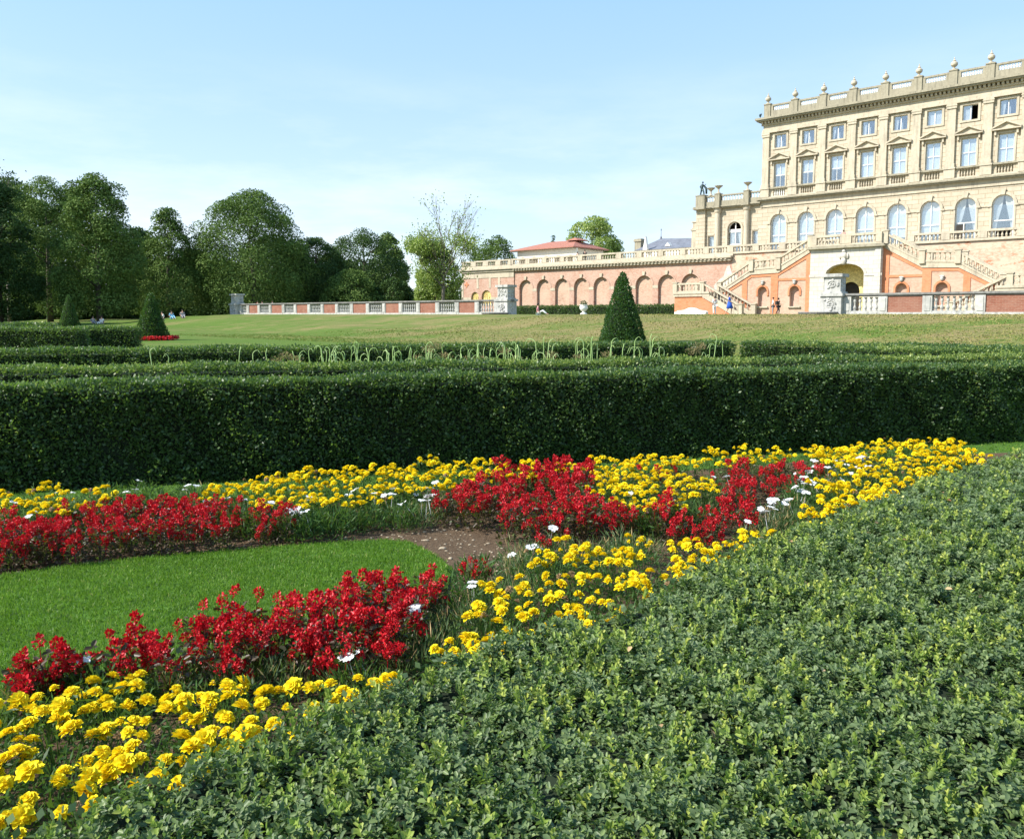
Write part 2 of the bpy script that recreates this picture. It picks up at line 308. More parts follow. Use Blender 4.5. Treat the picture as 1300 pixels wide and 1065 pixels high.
class MB:
    """collects solids in one local frame, then links them as one mesh object"""
    def __init__(s): s.v = []; s.f = []
    def add(s, vs, fs):
        o = len(s.v); s.v += [tuple(p) for p in vs]; s.f += [tuple(i + o for i in f) for f in fs]
    def box(s, a0, a1, b0, b1, c0, c1):
        if a0 > a1: a0, a1 = a1, a0
        s.add([(a0, b0, c0), (a1, b0, c0), (a1, b1, c0), (a0, b1, c0), (a0, b0, c1), (a1, b0, c1), (a1, b1, c1), (a0, b1, c1)],
              [(0, 3, 2, 1), (4, 5, 6, 7), (0, 1, 5, 4), (1, 2, 6, 5), (2, 3, 7, 6), (3, 0, 4, 7)])
    def prism(s, poly, b0, b1):
        """poly in (u,z), extruded in v"""
        ar = sum(poly[i][0] * poly[(i + 1) % len(poly)][1] - poly[(i + 1) % len(poly)][0] * poly[i][1] for i in range(len(poly)))
        if ar < 0: poly = poly[::-1]
        n = len(poly)
        s.add([(p[0], b0, p[1]) for p in poly] + [(p[0], b1, p[1]) for p in poly],
              [tuple(range(n)), tuple(range(2 * n - 1, n - 1, -1))] + [(i, i + n, (i + 1) % n + n, (i + 1) % n) for i in range(n)])
    def flatprism(s, poly, z0, z1):
        n = len(poly)
        s.add([(p[0], p[1], z0) for p in poly] + [(p[0], p[1], z1) for p in poly],
              [tuple(range(n - 1, -1, -1)), tuple(range(n, 2 * n))] + [(i, (i + 1) % n, (i + 1) % n + n, i + n) for i in range(n)])
    def lathe(s, prof, c=(0, 0, 0), seg=10):
        o = len(s.v); vs = []
        for r, z in prof:
            for k in range(seg):
                a = 2 * PI * k / seg; vs.append((c[0] + r * math.cos(a), c[1] + r * math.sin(a), c[2] + z))
        fs = []
        for i in range(len(prof) - 1):
            for k in range(seg):
                a = i * seg + k; b = i * seg + (k + 1) % seg; fs.append((a, b, b + seg, a + seg))
        fs.append(tuple(range(seg - 1, -1, -1))); m = (len(prof) - 1) * seg; fs.append(tuple(range(m, m + seg)))
        s.add(vs, fs)
    def tube(s, pts, rad, seg=6):
        pts = [Vector(p) for p in pts]; vs = []; fs = []
        if isinstance(rad, (int, float)): rad = [rad] * len(pts)
        for i, p in enumerate(pts):
            t = (pts[min(i + 1, len(pts) - 1)] - pts[max(i - 1, 0)]).normalized()
            a = t.orthogonal().normalized() if i == 0 else (a - t * a.dot(t)).normalized()
            b = t.cross(a)
            for k in range(seg):
                w = 2 * PI * k / seg; q = p + (a * math.cos(w) + b * math.sin(w)) * rad[i]; vs.append(tuple(q))
        for i in range(len(pts) - 1):
            for k in range(seg):
                x = i * seg + k; y = i * seg + (k + 1) % seg; fs.append((x, y, y + seg, x + seg))
        fs.append(tuple(range(seg - 1, -1, -1))); m = (len(pts) - 1) * seg; fs.append(tuple(range(m, m + seg)))
        s.add(vs, fs)
    def ball(s, c, r, seg=8, rings=5):
        if isinstance(r, (int, float)): r = (r, r, r)
        vs = [(c[0], c[1], c[2] - r[2])]; fs = []
        for i in range(1, rings):
            t = -PI / 2 + PI * i / rings
            for k in range(seg):
                a = 2 * PI * k / seg; vs.append((c[0] + r[0] * math.cos(t) * math.cos(a), c[1] + r[1] * math.cos(t) * math.sin(a), c[2] + r[2] * math.sin(t)))
        vs.append((c[0], c[1], c[2] + r[2])); L = len(vs) - 1
        for k in range(seg): fs.append((0, 1 + (k + 1) % seg, 1 + k)); fs.append((L, L - seg + k, L - seg + (k + 1) % seg))
        for i in range(rings - 2):
            for k in range(seg):
                a = 1 + i * seg + k; b = 1 + i * seg + (k + 1) % seg; fs.append((a, b, b + seg, a + seg))
        s.add(vs, fs)
    def arch(s, u0, u1, z0, z1, c, r, zs, b0, b1, ry=None, zsill=None, n=12):
        """wall panel u0..u1, z0..z1 with an arched opening of half width r springing at zs (rise ry)"""
        ry = ry or r; zb = z0 if zsill is None else zsill
        if zb > z0: s.box(c - r, c + r, b0, b1, z0, zb)
        s.box(u0, c - r, b0, b1, z0, zs); s.box(c + r, u1, b0, b1, z0, zs)
        pts = [(c + r * math.cos(PI * k / n), zs + ry * math.sin(PI * k / n)) for k in range(n, -1, -1)]
        # spandrel: front, back and soffit strips
        left = [(u0, zs), (u0, z1)]; 
        for k in range(n):
            (xa, za), (xb, zb2) = pts[k], pts[k + 1]
            s.add([(xa, b0, za), (xb, b0, zb2), (xb, b0, z1), (xa, b0, z1), (xa, b1, za), (xb, b1, zb2), (xb, b1, z1), (xa, b1, z1)],
                  [(0, 1, 2, 3), (7, 6, 5, 4), (0, 4, 5, 1)])
        s.box(u0, c - r, b0, b1, zs, z1); s.box(c + r, u1, b0, b1, zs, z1)
    def ring(s, c, r0, r1, zs, b0, b1, ry=1.0, n=12, leg=0.0):
        pts = [(math.cos(PI * k / n), math.sin(PI * k / n)) for k in range(n + 1)]
        for k in range(n):
            (a, b), (d, e) = pts[k], pts[k + 1]
            s.prism([(c + r0 * a, zs + r0 * b * ry), (c + r1 * a, zs + r1 * b * ry), (c + r1 * d, zs + r1 * e * ry), (c + r0 * d, zs + r0 * e * ry)], b0, b1)
        if leg:
            s.box(c - r1, c - r0, b0, b1, zs - leg, zs); s.box(c + r0, c + r1, b0, b1, zs - leg, zs)
    def mesh(s, name, mat, origin=(0, 0, 0), smooth=False):
        me = bpy.data.meshes.new(name)
        me.from_pydata([(x - origin[0], y - origin[1], z - origin[2]) for x, y, z in s.v], [], s.f)
        if smooth: me.polygons.foreach_set('use_smooth', [True] * len(me.polygons))
        me.materials.append(mat); me.update(); return me
    def build(s, name, mat, parent=None, origin=(0, 0, 0), smooth=False):
        return link(name, s.mesh(name, mat, origin, smooth), parent)

class Site:
    """a thing set out in house coordinates (u, v, z)"""
    def __init__(s, name, label, cat, u, v, z, group=None, rz=R(-42)):
        x, y = uv2w(u, v); s.o = (u, v, z); s.bal = []
        s.root = thing(name, label, cat, (x, y, z), rz, group)
    def put(s, mb, name, mat, parent=None, smooth=False):
        return mb.build(name, mat, parent or s.root, s.o, smooth)
    def at(s, me, name, p, parent=None):
        return link(name, me, parent or s.root, (p[0] - s.o[0], p[1] - s.o[1], p[2] - s.o[2]))
    def balusters(s, items): s.bal += items      # (mesh, (u,v,z))
    def finish(s, name='baluster', limit=100):
        def dist(it):
            x, y = uv2w(it[1][0], it[1][1]); return x * x + y * y + (0 if abs(x) < 0.66 * y else 1e6)
        items = sorted(s.bal, key=dist)
        for me, p in items[:limit]: s.at(me, name, p)
        rest = items[limit:]
        if rest:
            vs = []; fs = []
            for me, p in rest:
                o = len(vs)
                vs += [(v.co.x + p[0] - s.o[0], v.co.y + p[1] - s.o[1], v.co.z + p[2] - s.o[2]) for v in me.vertices]
                fs += [tuple(i + o for i in f.vertices) for f in me.polygons]
            m2 = bpy.data.meshes.new(name); m2.from_pydata(vs, [], fs); m2.materials.append(rest[0][0].materials[0])
            tag(link(name, m2, s.root), kind='stuff')
def baluster_mesh(h, r, mat, seg=8, double=False):
    b = MB()
    if double:
        pr = [(r * .95, 0), (r * .95, .06), (r * .5, .1), (r * .9, .2), (r * .95, .27), (r * .55, .42), (r * .45, .48), (r * .7, .5), (r * .45, .52), (r * .55, .58), (r * .95, .72), (r * .9, .8), (r * .5, .9), (r * .95, .94), (r * .95, 1)]
    else:
        pr = [(r * .9, 0), (r * .9, .08), (r * .5, .12), (r, .3), (r * .9, .42), (r * .45, .72), (r * .5, .86), (r * .9, .9), (r * .9, 1)]
    b.lathe([(a, z * h) for a, z in pr], seg=seg); return b.mesh('baluster', mat)

# ------------------------------------------------------------------ ground
def build_ground():
    def axis(lo, hi, near, step0, g):
        out = [near]; st = step0
        while out[-1] < hi: out.append(out[-1] + st); st = min(st * g, 60)
        st = step0; lowp = [near]
        while lowp[-1] > lo: lowp.append(lowp[-1] - st); st = min(st * g, 60)
        return np.array(sorted(set(lowp + out)))
    xs = axis(-900, 900, 0.0, 0.9, 1.035); ys = axis(-300, 1500, 40.0, 0.9, 1.03)
    X, Y = np.meshgrid(xs, ys); Z = terrain(X, Y)
    # gentle undulation of the bank
    VV = -X * sa + Y * ca; UU = X * ca + Y * sa; wgt = S((VV - 31) / 5) * (1 - S((VV - 43) / 5))
    Z = Z + wgt * (0.16 * np.sin(UU * 0.21 + VV * 0.35) * np.sin(VV * 0.41 - UU * 0.09) + 0.06 * np.sin(UU * 0.9) * np.sin(VV * 0.8 + 1))
    V = np.stack([X, Y, Z], -1).reshape(-1, 3); nx = len(xs); ny = len(ys)
    i, j = np.meshgrid(np.arange(nx - 1), np.arange(ny - 1)); a = (j * nx + i).ravel()
    Fc = np.stack([a, a + 1, a + nx + 1, a + nx], -1)
    o = link('ground', mesh_np('ground', V, Fc, mats=M['ground'], smooth=True)); o['kind'] = 'structure'
build_ground()
def turf_tufts():
    n = 150000; Y = RNG.uniform(24, 60, n); X = RNG.uniform(-.72, .70, n) * Y; P2 = np.stack([X, Y], -1); vv = -X * sa + Y * ca; ok = (vv < 50.4) & (vv > 27); X = X[ok]; Y = Y[ok]; vv = vv[ok]; n = len(X)
    UU = X * ca + Y * sa; wgt = S((vv - 31) / 5) * (1 - S((vv - 43) / 5)); Z = terrain(X, Y) + wgt * (0.16 * np.sin(UU * 0.21 + vv * 0.35) * np.sin(vv * 0.41 - UU * 0.09) + 0.06 * np.sin(UU * 0.9) * np.sin(vv * 0.8 + 1))
    pat = np.sin(UU * .37 + np.sin(vv * .9) * 1.3) * np.sin(vv * .62 + np.sin(UU * .23) * 2) * .5 + .3 * np.sin(UU * 1.7 + vv) * np.sin(vv * 2.3 - UU * .6)
    t = np.clip(.50 + .30 * pat + .012 * (vv - 38) + .004 * (UU + 45) + RNG.normal(0, .16, n), 0, 1)
    P = np.stack([X, Y, Z - .02], -1); A = norm(np.stack([RNG.normal(0, .9, n), RNG.normal(0, .9, n), np.full(n, .8)], -1)); N = norm(rnd3(n) * np.array([1, 1, .4]) + np.array([0, 0, .5]))
    L = RNG.uniform(.03, .09, n); V, Fc, T = leaf_quads(P, A, N, L, L * 1.1, t)
    m = leaf_mat('bank_turf', [(0.0, (0.075, 0.135, 0.022)), (0.35, (0.135, 0.19, 0.036)), (0.62, (0.24, 0.235, 0.075)), (1.0, (0.40, 0.32, 0.15))], rough=0.8, spec=0.1, trans=0.2, tcol=(.3, .4, .08), nscale=.4, namt=.3)
    o = link('bank_grass', mesh_np('bank_grass', V, Fc, T, m)); tag(o, 'patchy sun dried grass growing on the bank below the low wall', 'grass', kind='stuff')
turf_tufts()

# ------------------------------------------------------------------ polygons on the ground
def inpoly(P, poly):
    x, y = P[:, 0], P[:, 1]; c = np.zeros(len(P), bool); j = len(poly) - 1
    for i in range(len(poly)):
        xi, yi = poly[i]; xj, yj = poly[j]
        c ^= ((yi > y) != (yj > y)) & (x < (xj - xi) * (y - yi) / (yj - yi + 1e-12) + xi); j = i
    return c
def scatter(poly, spacing, cap=100000):
    a = np.array(poly); lo = a.min(0); hi = a.max(0)
    n = int((hi - lo).prod() / spacing ** 2 * 8) + 20
    C = RNG.uniform(lo, hi, (n, 2)); C = C[inpoly(C, poly)]
    keep = []; grid = {}
    for p in C:
        g = (int(p[0] // spacing), int(p[1] // spacing)); ok = True
        for dx in (-1, 0, 1):
            for dy in (-1, 0, 1):
                for q in grid.get((g[0] + dx, g[1] + dy), ()):
                    if (p[0] - q[0]) ** 2 + (p[1] - q[1]) ** 2 < spacing ** 2: ok = False
        if ok:
            grid.setdefault(g, []).append(p); keep.append((float(p[0]), float(p[1])))
            if len(keep) >= cap: break
    return keep
def sheet(name, poly, z, mat, kind='structure', thick=0.0, sub=None):
    b = MB()
    if thick: b.flatprism(poly, z - thick, z)
    else: b.add([(x, y, z) for x, y in poly], [tuple(range(len(poly)))])
    o = b.build(name, mat); o['kind'] = kind; return o

# ------------------------------------------------------------------ clipped hedges
def hedge(name, label, P0, P1, width, h, L, dens, group=None, young=0.10, z0=0.0, bulge=0.042, mat='hedge', backd=0.35, tf=1.25):
    """P0-P1: the near face at ground level; width goes away from the camera"""
    P0 = np.array(P0, float); P1 = np.array(P1, float); d = P1 - P0; ln = np.linalg.norm(d); t = d / ln; nrm = np.array([-t[1], t[0]])
    mid = (P0 + P1) / 2 + nrm * width / 2
    rz = math.atan2(t[1], t[0])
    root = thing(name, label, 'hedge', (mid[0], mid[1], z0), rz, group)
    hx, hy = ln / 2, width / 2
    faces = [('f', (0, -1, 0), ln, h, 1.0), ('b', (0, 1, 0), ln, h, backd), ('t', (0, 0, 1), ln, width, tf), ('l', (-1, 0, 0), width, h, 0.8), ('r', (1, 0, 0), width, h, 0.8)]
    parts = []
    for k, nv, a, b_, f in faces:
        n = int(a * b_ * dens * f); s1 = RNG.uniform(-a / 2, a / 2, n); s2 = RNG.uniform(0, b_, n); nv = np.array(nv, float)
        if k == 'f': P = np.stack([s1, np.full(n, -hy), s2], -1)
        elif k == 'b': P = np.stack([s1, np.full(n, hy), s2], -1)
        elif k == 't': P = np.stack([s1, s2 - hy, np.full(n, h)], -1)
        elif k == 'l': P = np.stack([np.full(n, -hx), s1, s2], -1)
        else: P = np.stack([np.full(n, hx), s1, s2], -1)
        ph = (mid[0] * 3.1) % 7
        wob = bulge * (np.sin(P[:, 0] * 2.3 + ph) * np.sin(P[:, 2] * 3.7 + P[:, 1] * 2.9 + 1) + 0.7 * np.sin(P[:, 0] * 7.1 + P[:, 2] * 5.3 + P[:, 1] * 6) + 0.5 * np.sin(P[:, 0] * 17 + 3) * np.sin(P[:, 2] * 13 + P[:, 1] * 15))
        wob = wob * (0.4 if k == 't' else 1.0)
        P = P + nv * (wob + RNG.normal(0, L * 0.55, n) - L * 0.3)[:, None]
        if k in 'fb':                                # rounded shoulder
            sh = np.clip((P[:, 2] - (h - 0.06)) / 0.06, 0, 1); P[:, 1] -= nv[1] * sh * sh * 0.05
        A = norm(nv * 0.7 + np.array([0, 0, 0.35]) + rnd3(n) * 0.75)
        N = norm(nv * 0.45 + np.array([0, 0, 0.35]) + rnd3(n) * 0.9)
        sz = L * RNG.uniform(0.7, 1.3, n)
        tint = np.clip(RNG.normal(0.42, 0.16, n), 0, 0.84)
        yg = RNG.random(n) < (young * (2.8 if k == 't' else 0.35) * (0.4 + 1.2 * (np.sin(P[:, 0] * 1.7 + ph) * np.sin(P[:, 0] * 0.63 + 2) > 0)))
        tint[yg] = RNG.uniform(0.75, 1.0, yg.sum())
        parts.append(leaf_quads(P, A, N, sz, sz * 0.6, tint))
    # young shoots standing proud of the clipped top
    n = int(ln * width * dens * 0.06)
    P = np.stack([RNG.uniform(-hx, hx, n), RNG.uniform(-hy, hy, n), np.full(n, h) + RNG.uniform(-0.03, 0.015, n)], -1)
    A = norm(np.array([0, 0, 1.0]) + rnd3(n) * 0.4); sz = L * RNG.uniform(0.7, 1.3, n)
    parts.append(leaf_quads(P, A, rnd3(n), sz, sz * 0.45, np.clip(RNG.normal(0.75, 0.2, n), 0, 1)))
    V, Fc, T = joinq(parts)
    link('foliage', mesh_np('hedge_foliage', V, Fc, T, M[mat]), root)
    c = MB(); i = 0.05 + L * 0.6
    c.box(-hx + i, hx - i, -hy + i, hy - i, -0.05, h - i); c.build('dark_core', M['hedgecore'], root)  # solid dark core, no twigs; its colour carries the shade behind the leaves
    return root

H1dir = np.array([6.48 + 4.58, 9.97 - 7.0]); H1dir /= np.linalg.norm(H1dir)
A0 = np.array([-4.58, 7.0]) - H1dir * 2.2; B0 = np.array([6.48, 9.97]) + H1dir * 2.0
hedge('clipped_hedge', 'tall dark green clipped hedge running the full width right behind the flower bed', A0, B0, 0.45, 0.945, 0.036, 6000, young=0.05)
hedge('clipped_hedge', 'low clipped hedge with yellow-green tips close behind the tall dark hedge', (-7.6, 8.55), (8.3, 11.75), 0.5, 0.97, 0.036, 3000, young=0.30, backd=0.2)
hedge('clipped_hedge', 'broad bright yellow-green hedge at the right edge behind the tall hedge', (5.6, 13.9), (12.5, 10.4), 1.2, 1.0, 0.036, 3000, young=0.42, backd=0.15)
H3 = np.array([13.9, 4.1]); H3 = H3 / np.linalg.norm(H3)
hedge('clipped_hedge', 'dark hedge at the back of the curly stemmed plants, below the grass bank', np.array([-8.9, 13.8]) - H3 * 3.0, (5.0, 17.9), 0.7, 0.94, 0.045, 2600, young=0.08, backd=0.2)
hedge('clipped_hedge', 'lighter green hedge arm angled towards the right from the end of the dark back hedge', (5.12, 17.8), (10.2, 14.55), 0.7, 0.95, 0.045, 2400, young=0.14, backd=0.2)
hedge('clipped_hedge', 'far left hedge in front of the small distant cone topiary', (-31.0, 31.2), (-17.6, 32.2), 1.1, 1.0, 0.08, 700, young=0.10)
hedge('clipped_hedge', 'short dark hedge beside the left cone topiary with the red flower ring', (-19.6, 35.5), (-17.0, 36.1), 0.9, 0.97, 0.08, 700, young=0.05)
hedge('clipped_hedge', 'farthest left low hedge seen as a thin line on the lawn', (-42.0, 50.0), (-29.5, 51.0), 1.0, 0.95, 0.12, 300, young=0.05)

# ------------------------------------------------------------------ near box parterre (the camera stands at its edge)
EDGE = [(-60, 1085), (110, 1022), (230, 978), (330, 942), (420, 905), (480, 882), (560, 846), (640, 812), (700, 792), (800, 768), (850, 742), (900, 712), (1000, 678), (1100, 640), (1200, 606), (1290, 575), (1400, 545)]
BZ = 0.60
edge_w = [G(x, y, BZ) for x, y in EDGE]
poly_box = [(-0.9, 1.0)] + edge_w + [(8.5, 7.5), (8.5, 1.0)]
def build_box():
    cx, cy = 1.5, 3.2
    root = thing('box_hedge', 'broad low box hedge of small glossy leaves filling the lower right foreground', 'hedge', (cx, cy, 0))
    def top(x, y): return BZ + 0.022 * np.sin(x * 5.1 + y * 2.3) * np.sin(y * 4.3 - x) + 0.018 * np.sin(x * 11 + 1) * np.sin(y * 9.7 + 2) + 0.012 * np.sin(x * 23 + y * 17)
    parts = []
    lo = np.array([-1.0, 1.0]); hi = np.array([6.2, 7.4])
    C = RNG.uniform(lo, hi, (int((hi - lo).prod() * 3000), 2)); C = C[inpoly(C, poly_box)]
    d = np.hypot(C[:, 0], C[:, 1]); vis = (np.abs(C[:, 0]) < 0.70 * C[:, 1] + 0.5)
    keep = RNG.random(len(C)) < np.where(vis, np.clip(3.3 / (d + 0.6), 0.30, 1.0), 0.12); C = C[keep]; d = d[keep]; n = len(C)
    scale = np.clip(0.86 + d * 0.07, 1.0, 1.3)
    Z = top(C[:, 0], C[:, 1]) - 0.03 + RNG.normal(0, 0.014, n)
    clump = 0.5 + 0.5 * np.sin(C[:, 0] * 6.3 + np.sin(C[:, 1] * 4.1) * 2) * np.sin(C[:, 1] * 5.7 + 1.3)
    young = RNG.random(n) < 0.06 + 0.22 * clump ** 2
    bright = RNG.random(n)
    Z[young] += RNG.uniform(0.0, 0.028, young.sum())
    ax = norm(np.stack([RNG.normal(0, .5, n), RNG.normal(0, .5, n), np.ones(n)], -1))
    e1 = norm(np.cross(ax, rnd3(n))); e2 = np.cross(ax, e1)
    base = np.stack([C[:, 0] - cx, C[:, 1] - cy, Z], -1)
    for lv in range(5):                                     # pairs of leaves up each shoot
        f = lv / 4.0
        for sgn in (1, -1):
            side = (e1 if lv % 2 else e2) * sgn + rnd3(n) * 0.25
            tilt = np.where(young, 0.55 + 1.0 * f, 0.0 + 0.6 * f)[:, None]
            A = norm(side + ax * tilt + rnd3(n) * 0.15)
            N = norm(ax * 1.0 - side * 0.35 * tilt + rnd3(n) * 0.25)
            L = 0.0212 * scale * RNG.uniform(0.75, 1.2, n) * (1.0 - 0.35 * f)
            P = base + ax * (f * 0.024 * scale)[:, None] * np.where(young, 1.5, 1.0)[:, None]
            t = np.clip(0.36 + 0.16 * RNG.normal(size=n) + 0.10 * f, 0.02, 0.68)
            t[young] = np.clip(0.62 + 0.16 * f + 0.22 * bright[young] + RNG.normal(0, 0.05, young.sum()), 0, 1)
            near = d < 4.2
            parts.append(leaf_fold(P[near], A[near], N[near], L[near], L[near] * 0.60, t[near]))
            fr = ~near
            parts.append(leaf_quads(P[fr], A[fr], N[fr], L[fr] * 1.05, L[fr] * 0.72, t[fr]))
    # the clipped side that faces the bed
    for i in range(len(edge_w) - 1):
        a = np.array(edge_w[i]); b_ = np.array(edge_w[i + 1]); sl = np.linalg.norm(b_ - a); n = int(sl * BZ * 2600)
        if a[1] > 7: continue
        s_ = RNG.random(n)[:, None]; p = a + (b_ - a) * s_; nn = np.array([-(b_ - a)[1], (b_ - a)[0]]) / sl
        p = p + nn * RNG.normal(0.0, 0.02, n)[:, None]
        P = np.stack([p[:, 0] - cx, p[:, 1] - cy, RNG.uniform(0.03, BZ + 0.01, n)], -1); n3 = np.array([nn[0], nn[1], 0.0])
        A = norm(n3 * 0.5 + np.array([0, 0, 0.5]) + rnd3(n) * 0.6); N = norm(n3 + rnd3(n) * 0.5)
        parts.append(leaf_quads(P, A, N, np.full(n, 0.025), np.full(n, 0.017), np.clip(RNG.normal(0.38, 0.15, n), 0, 0.9)))
    V, Fc, T = joinq(parts)
    link('foliage', mesh_np('box_foliage', V, Fc, T, M['box']), root)
    c = MB(); c.flatprism([(x - cx, y - cy) for x, y in poly_box][::-1], -0.02, BZ - 0.045); c.build('dark_core', M['hedgecore'], root)  # dark block under the sprigs, coloured as the shade in their gaps
    # a few fallen brown leaves lying on top
    n = 46; P = np.stack([RNG.uniform(0.0, 3.2, n), RNG.uniform(1.6, 4.6, n)], -1); P = P[inpoly(P, poly_box)]; n = len(P)
    P3 = np.stack([P[:, 0], P[:, 1], top(P[:, 0], P[:, 1]) + 0.02], -1)
    A = norm(np.stack([RNG.normal(size=n), RNG.normal(size=n), RNG.normal(0, .3, n)], -1)); N = norm(np.array([0, 0, 1.0]) + rnd3(n) * 0.4)
    V, Fc, T = leaf_fold(P3, A, N, np.full(n, .024), np.full(n, .015), RNG.random(n))
    o = link('fallen_leaves', mesh_np('fallen_leaves', V, Fc, T, M['drybits'])); tag(o, 'dry tan leaves fallen on top of the box hedge', 'leaves', kind='stuff')
build_box()

# ------------------------------------------------------------------ bed: soil, lawn, strip
bed_px = [(-260, 690), (-60, 672), (130, 652), (250, 642), (400, 634), (560, 622), (760, 606), (900, 596), (1050, 584), (1180, 578), (1330, 574)]
bed = [G(x, y) for x, y in bed_px] + [(5.2, 6.0), (2.6, 3.9), (0.6, 2.4), (-0.4, 1.4), (-2.6, 1.0)]
sheet('flower_bed_soil', bed[::-1], 0.006, M['soil'])
lawn_px = [(-260, 772), (-100, 744), (0, 730), (100, 717), (200, 706), (320, 696), (430, 688), (490, 685), (520, 688), (552, 704), (575, 722), (560, 760), (500, 800), (440, 835), (300, 862), (150, 890), (-10, 930), (-220, 985)]
lawn = [G(x, y, 0.03) for x, y in lawn_px]
lawn_s = sheet('lawn', lawn[::-1], 0.03, M['turf'], thick=0.028)
def blades(name, poly, n, h, z, label, w=0.004, cat='grass'):
    a = np.array(poly); lo = a.min(0); hi = a.max(0); C = RNG.uniform(lo, hi, (n, 2)); C = C[inpoly(C, poly)]; n = len(C)
    P = np.stack([C[:, 0], C[:, 1], np.full(n, z - 0.003)], -1)
    A = norm(np.stack([RNG.normal(0, .55, n), RNG.normal(0, .55, n), np.ones(n)], -1)); N = norm(rnd3(n) * np.array([1, 1, 0.3]))
    sz = h * RNG.uniform(0.6, 1.3, n); pat = 0.5 + 0.5 * np.sin(C[:, 0] * 2.1 + C[:, 1]) * np.sin(C[:, 1] * 3.3)
    t = np.clip(RNG.normal(0.42, 0.2, n) + 0.12 * (pat - 0.5), 0, 1); dry = RNG.random(n) < 0.03; t[dry] = 1.0
    V, Fc, T = leaf_quads(P, A, N, sz, np.full(n, w), t)
    o = link(name, mesh_np(name, V, Fc, T, M['blade'])); tag(o, label, cat, kind='stuff')
blades('grass', lawn, 150000, 0.026, 0.03, 'short mown green grass of the little lawn inside the flower bed')
# grass strip between the bed and the tall hedge
front = [G(x, y) for x, y in bed_px]
strip = front[::-1] + [(-6.5, 6.45)] + [(-4.58, 7.0), (6.48, 9.97), (8.4, 10.5)]
sheet('grass_path', strip, 0.004, M['turf'])
blades('grass', strip, 90000, 0.035, 0.004, 'strip of grass between the flower bed and the tall hedge', w=0.006)

# stones and bits on the soil
def pebbles():
    v = MB(); n = 0
    reg = [G(x, y) for x, y in [(-80, 760), (0, 715), (200, 692), (400, 672), (540, 655), (620, 690), (690, 720), (640, 740), (560, 715), (500, 690), (300, 705), (100, 725), (-80, 760)]]
    a = np.array(reg); C = RNG.uniform(a.min(0), a.max(0), (2600, 2)); C = C[inpoly(C, reg)][:420]
    for x, y in C:
        r = float(RNG.uniform(0.003, 0.010)) * (1.9 if RNG.random() < 0.07 else 1)
        v.ball((x, y, 0.006 + r * 0.3), (r * float(RNG.uniform(.8, 1.7)), r * float(RNG.uniform(.7, 1.2)), r * 0.6), 6, 4)
    o = v.build('pebbles', M['pebble']); tag(o, 'pale little stones and chips scattered on the bare soil edge', 'pebbles', kind='stuff')
pebbles()

# ------------------------------------------------------------------ bedding plants
def bloom_y(seed, r=0.030):
    g = np.random.default_rng(seed); parts = []
    for ring, (rr, k, zz, til) in enumerate([(1.0, 13, 0.0, 0.12), (0.80, 12, 0.006, 0.4), (0.55, 10, 0.012, 0.8), (0.30, 7, 0.016, 1.6)]):
        a = np.linspace(0, 2 * PI, k, endpoint=False) + g.uniform(0, .3, k); dr = np.stack([np.cos(a), np.sin(a), np.zeros(k)], -1)
        P = dr * r * 0.12 + np.array([0, 0, zz]) ; A = norm(dr + np.array([0, 0, til * 0.55]) + g.normal(size=(k, 3)) * 0.14)
        N = norm(np.array([0, 0, 1.0]) - dr * til + g.normal(size=(k, 3)) * 0.3)
        parts.append(leaf_fold(P, A, N, r * rr * g.uniform(.85, 1.1, k), np.full(k, r * 0.62), np.clip(g.normal(0.55 + 0.1 * ring - 0.1, .22, k), 0, 1), 0.18))
    V, Fc, T = joinq(parts); return mesh_np('flower_head', V, Fc, T, M['petal_y'])
BY = [bloom_y(100 + i, 0.026 + 0.002 * i) for i in range(5)]
BF = [bloom_y(130 + i, 0.020) for i in range(2)]
for m_ in BF: m_.materials[0] = M['drybits']
BB = [bloom_y(140, 0.015)]
BYS = BY * 9 + BF + BB * 4
def fern_mesh(seed, n=230, h=0.24, r=0.14, mat='fern', L=0.035, W=0.008, up=0.6):
    g = np.random.default_rng(seed); a = g.uniform(0, 2 * PI, n); q = np.sqrt(g.random(n)); z = g.random(n) ** 0.8 * h * np.sqrt(np.clip(1 - (q * .75) ** 2, 0, 1))
    P = np.stack([np.cos(a) * q * r, np.sin(a) * q * r, z], -1)
    A = norm(np.stack([np.cos(a) * q, np.sin(a) * q, np.full(n, up)], -1) + g.normal(size=(n, 3)) * 0.6)
    sz = L * g.uniform(.6, 1.3, n)
    parts = [leaf_quads(P, A, g.normal(size=(n, 3)), sz, sz * W / L, np.clip(g.normal(0.45, .22, n), 0, 1))]
    # stems
    k = 14; a = g.uniform(0, 2 * PI, k); q = g.random(k) ** .5
    B = np.stack([np.cos(a) * q * r * .2, np.sin(a) * q * r * .2, np.zeros(k)], -1); E = np.stack([np.cos(a) * q * r * .9, np.sin(a) * q * r * .9, np.full(k, h * .95)], -1)
    parts.append(leaf_quads(B, E - B, g.normal(size=(k, 3)), np.linalg.norm(E - B, axis=1), np.full(k, 0.006), np.full(k, 0.5)))
    V, Fc, T = joinq(parts); return mesh_np('foliage', V, Fc, T, M[mat])
FY = [fern_mesh(200 + i, n=300, r=0.155) for i in range(5)]
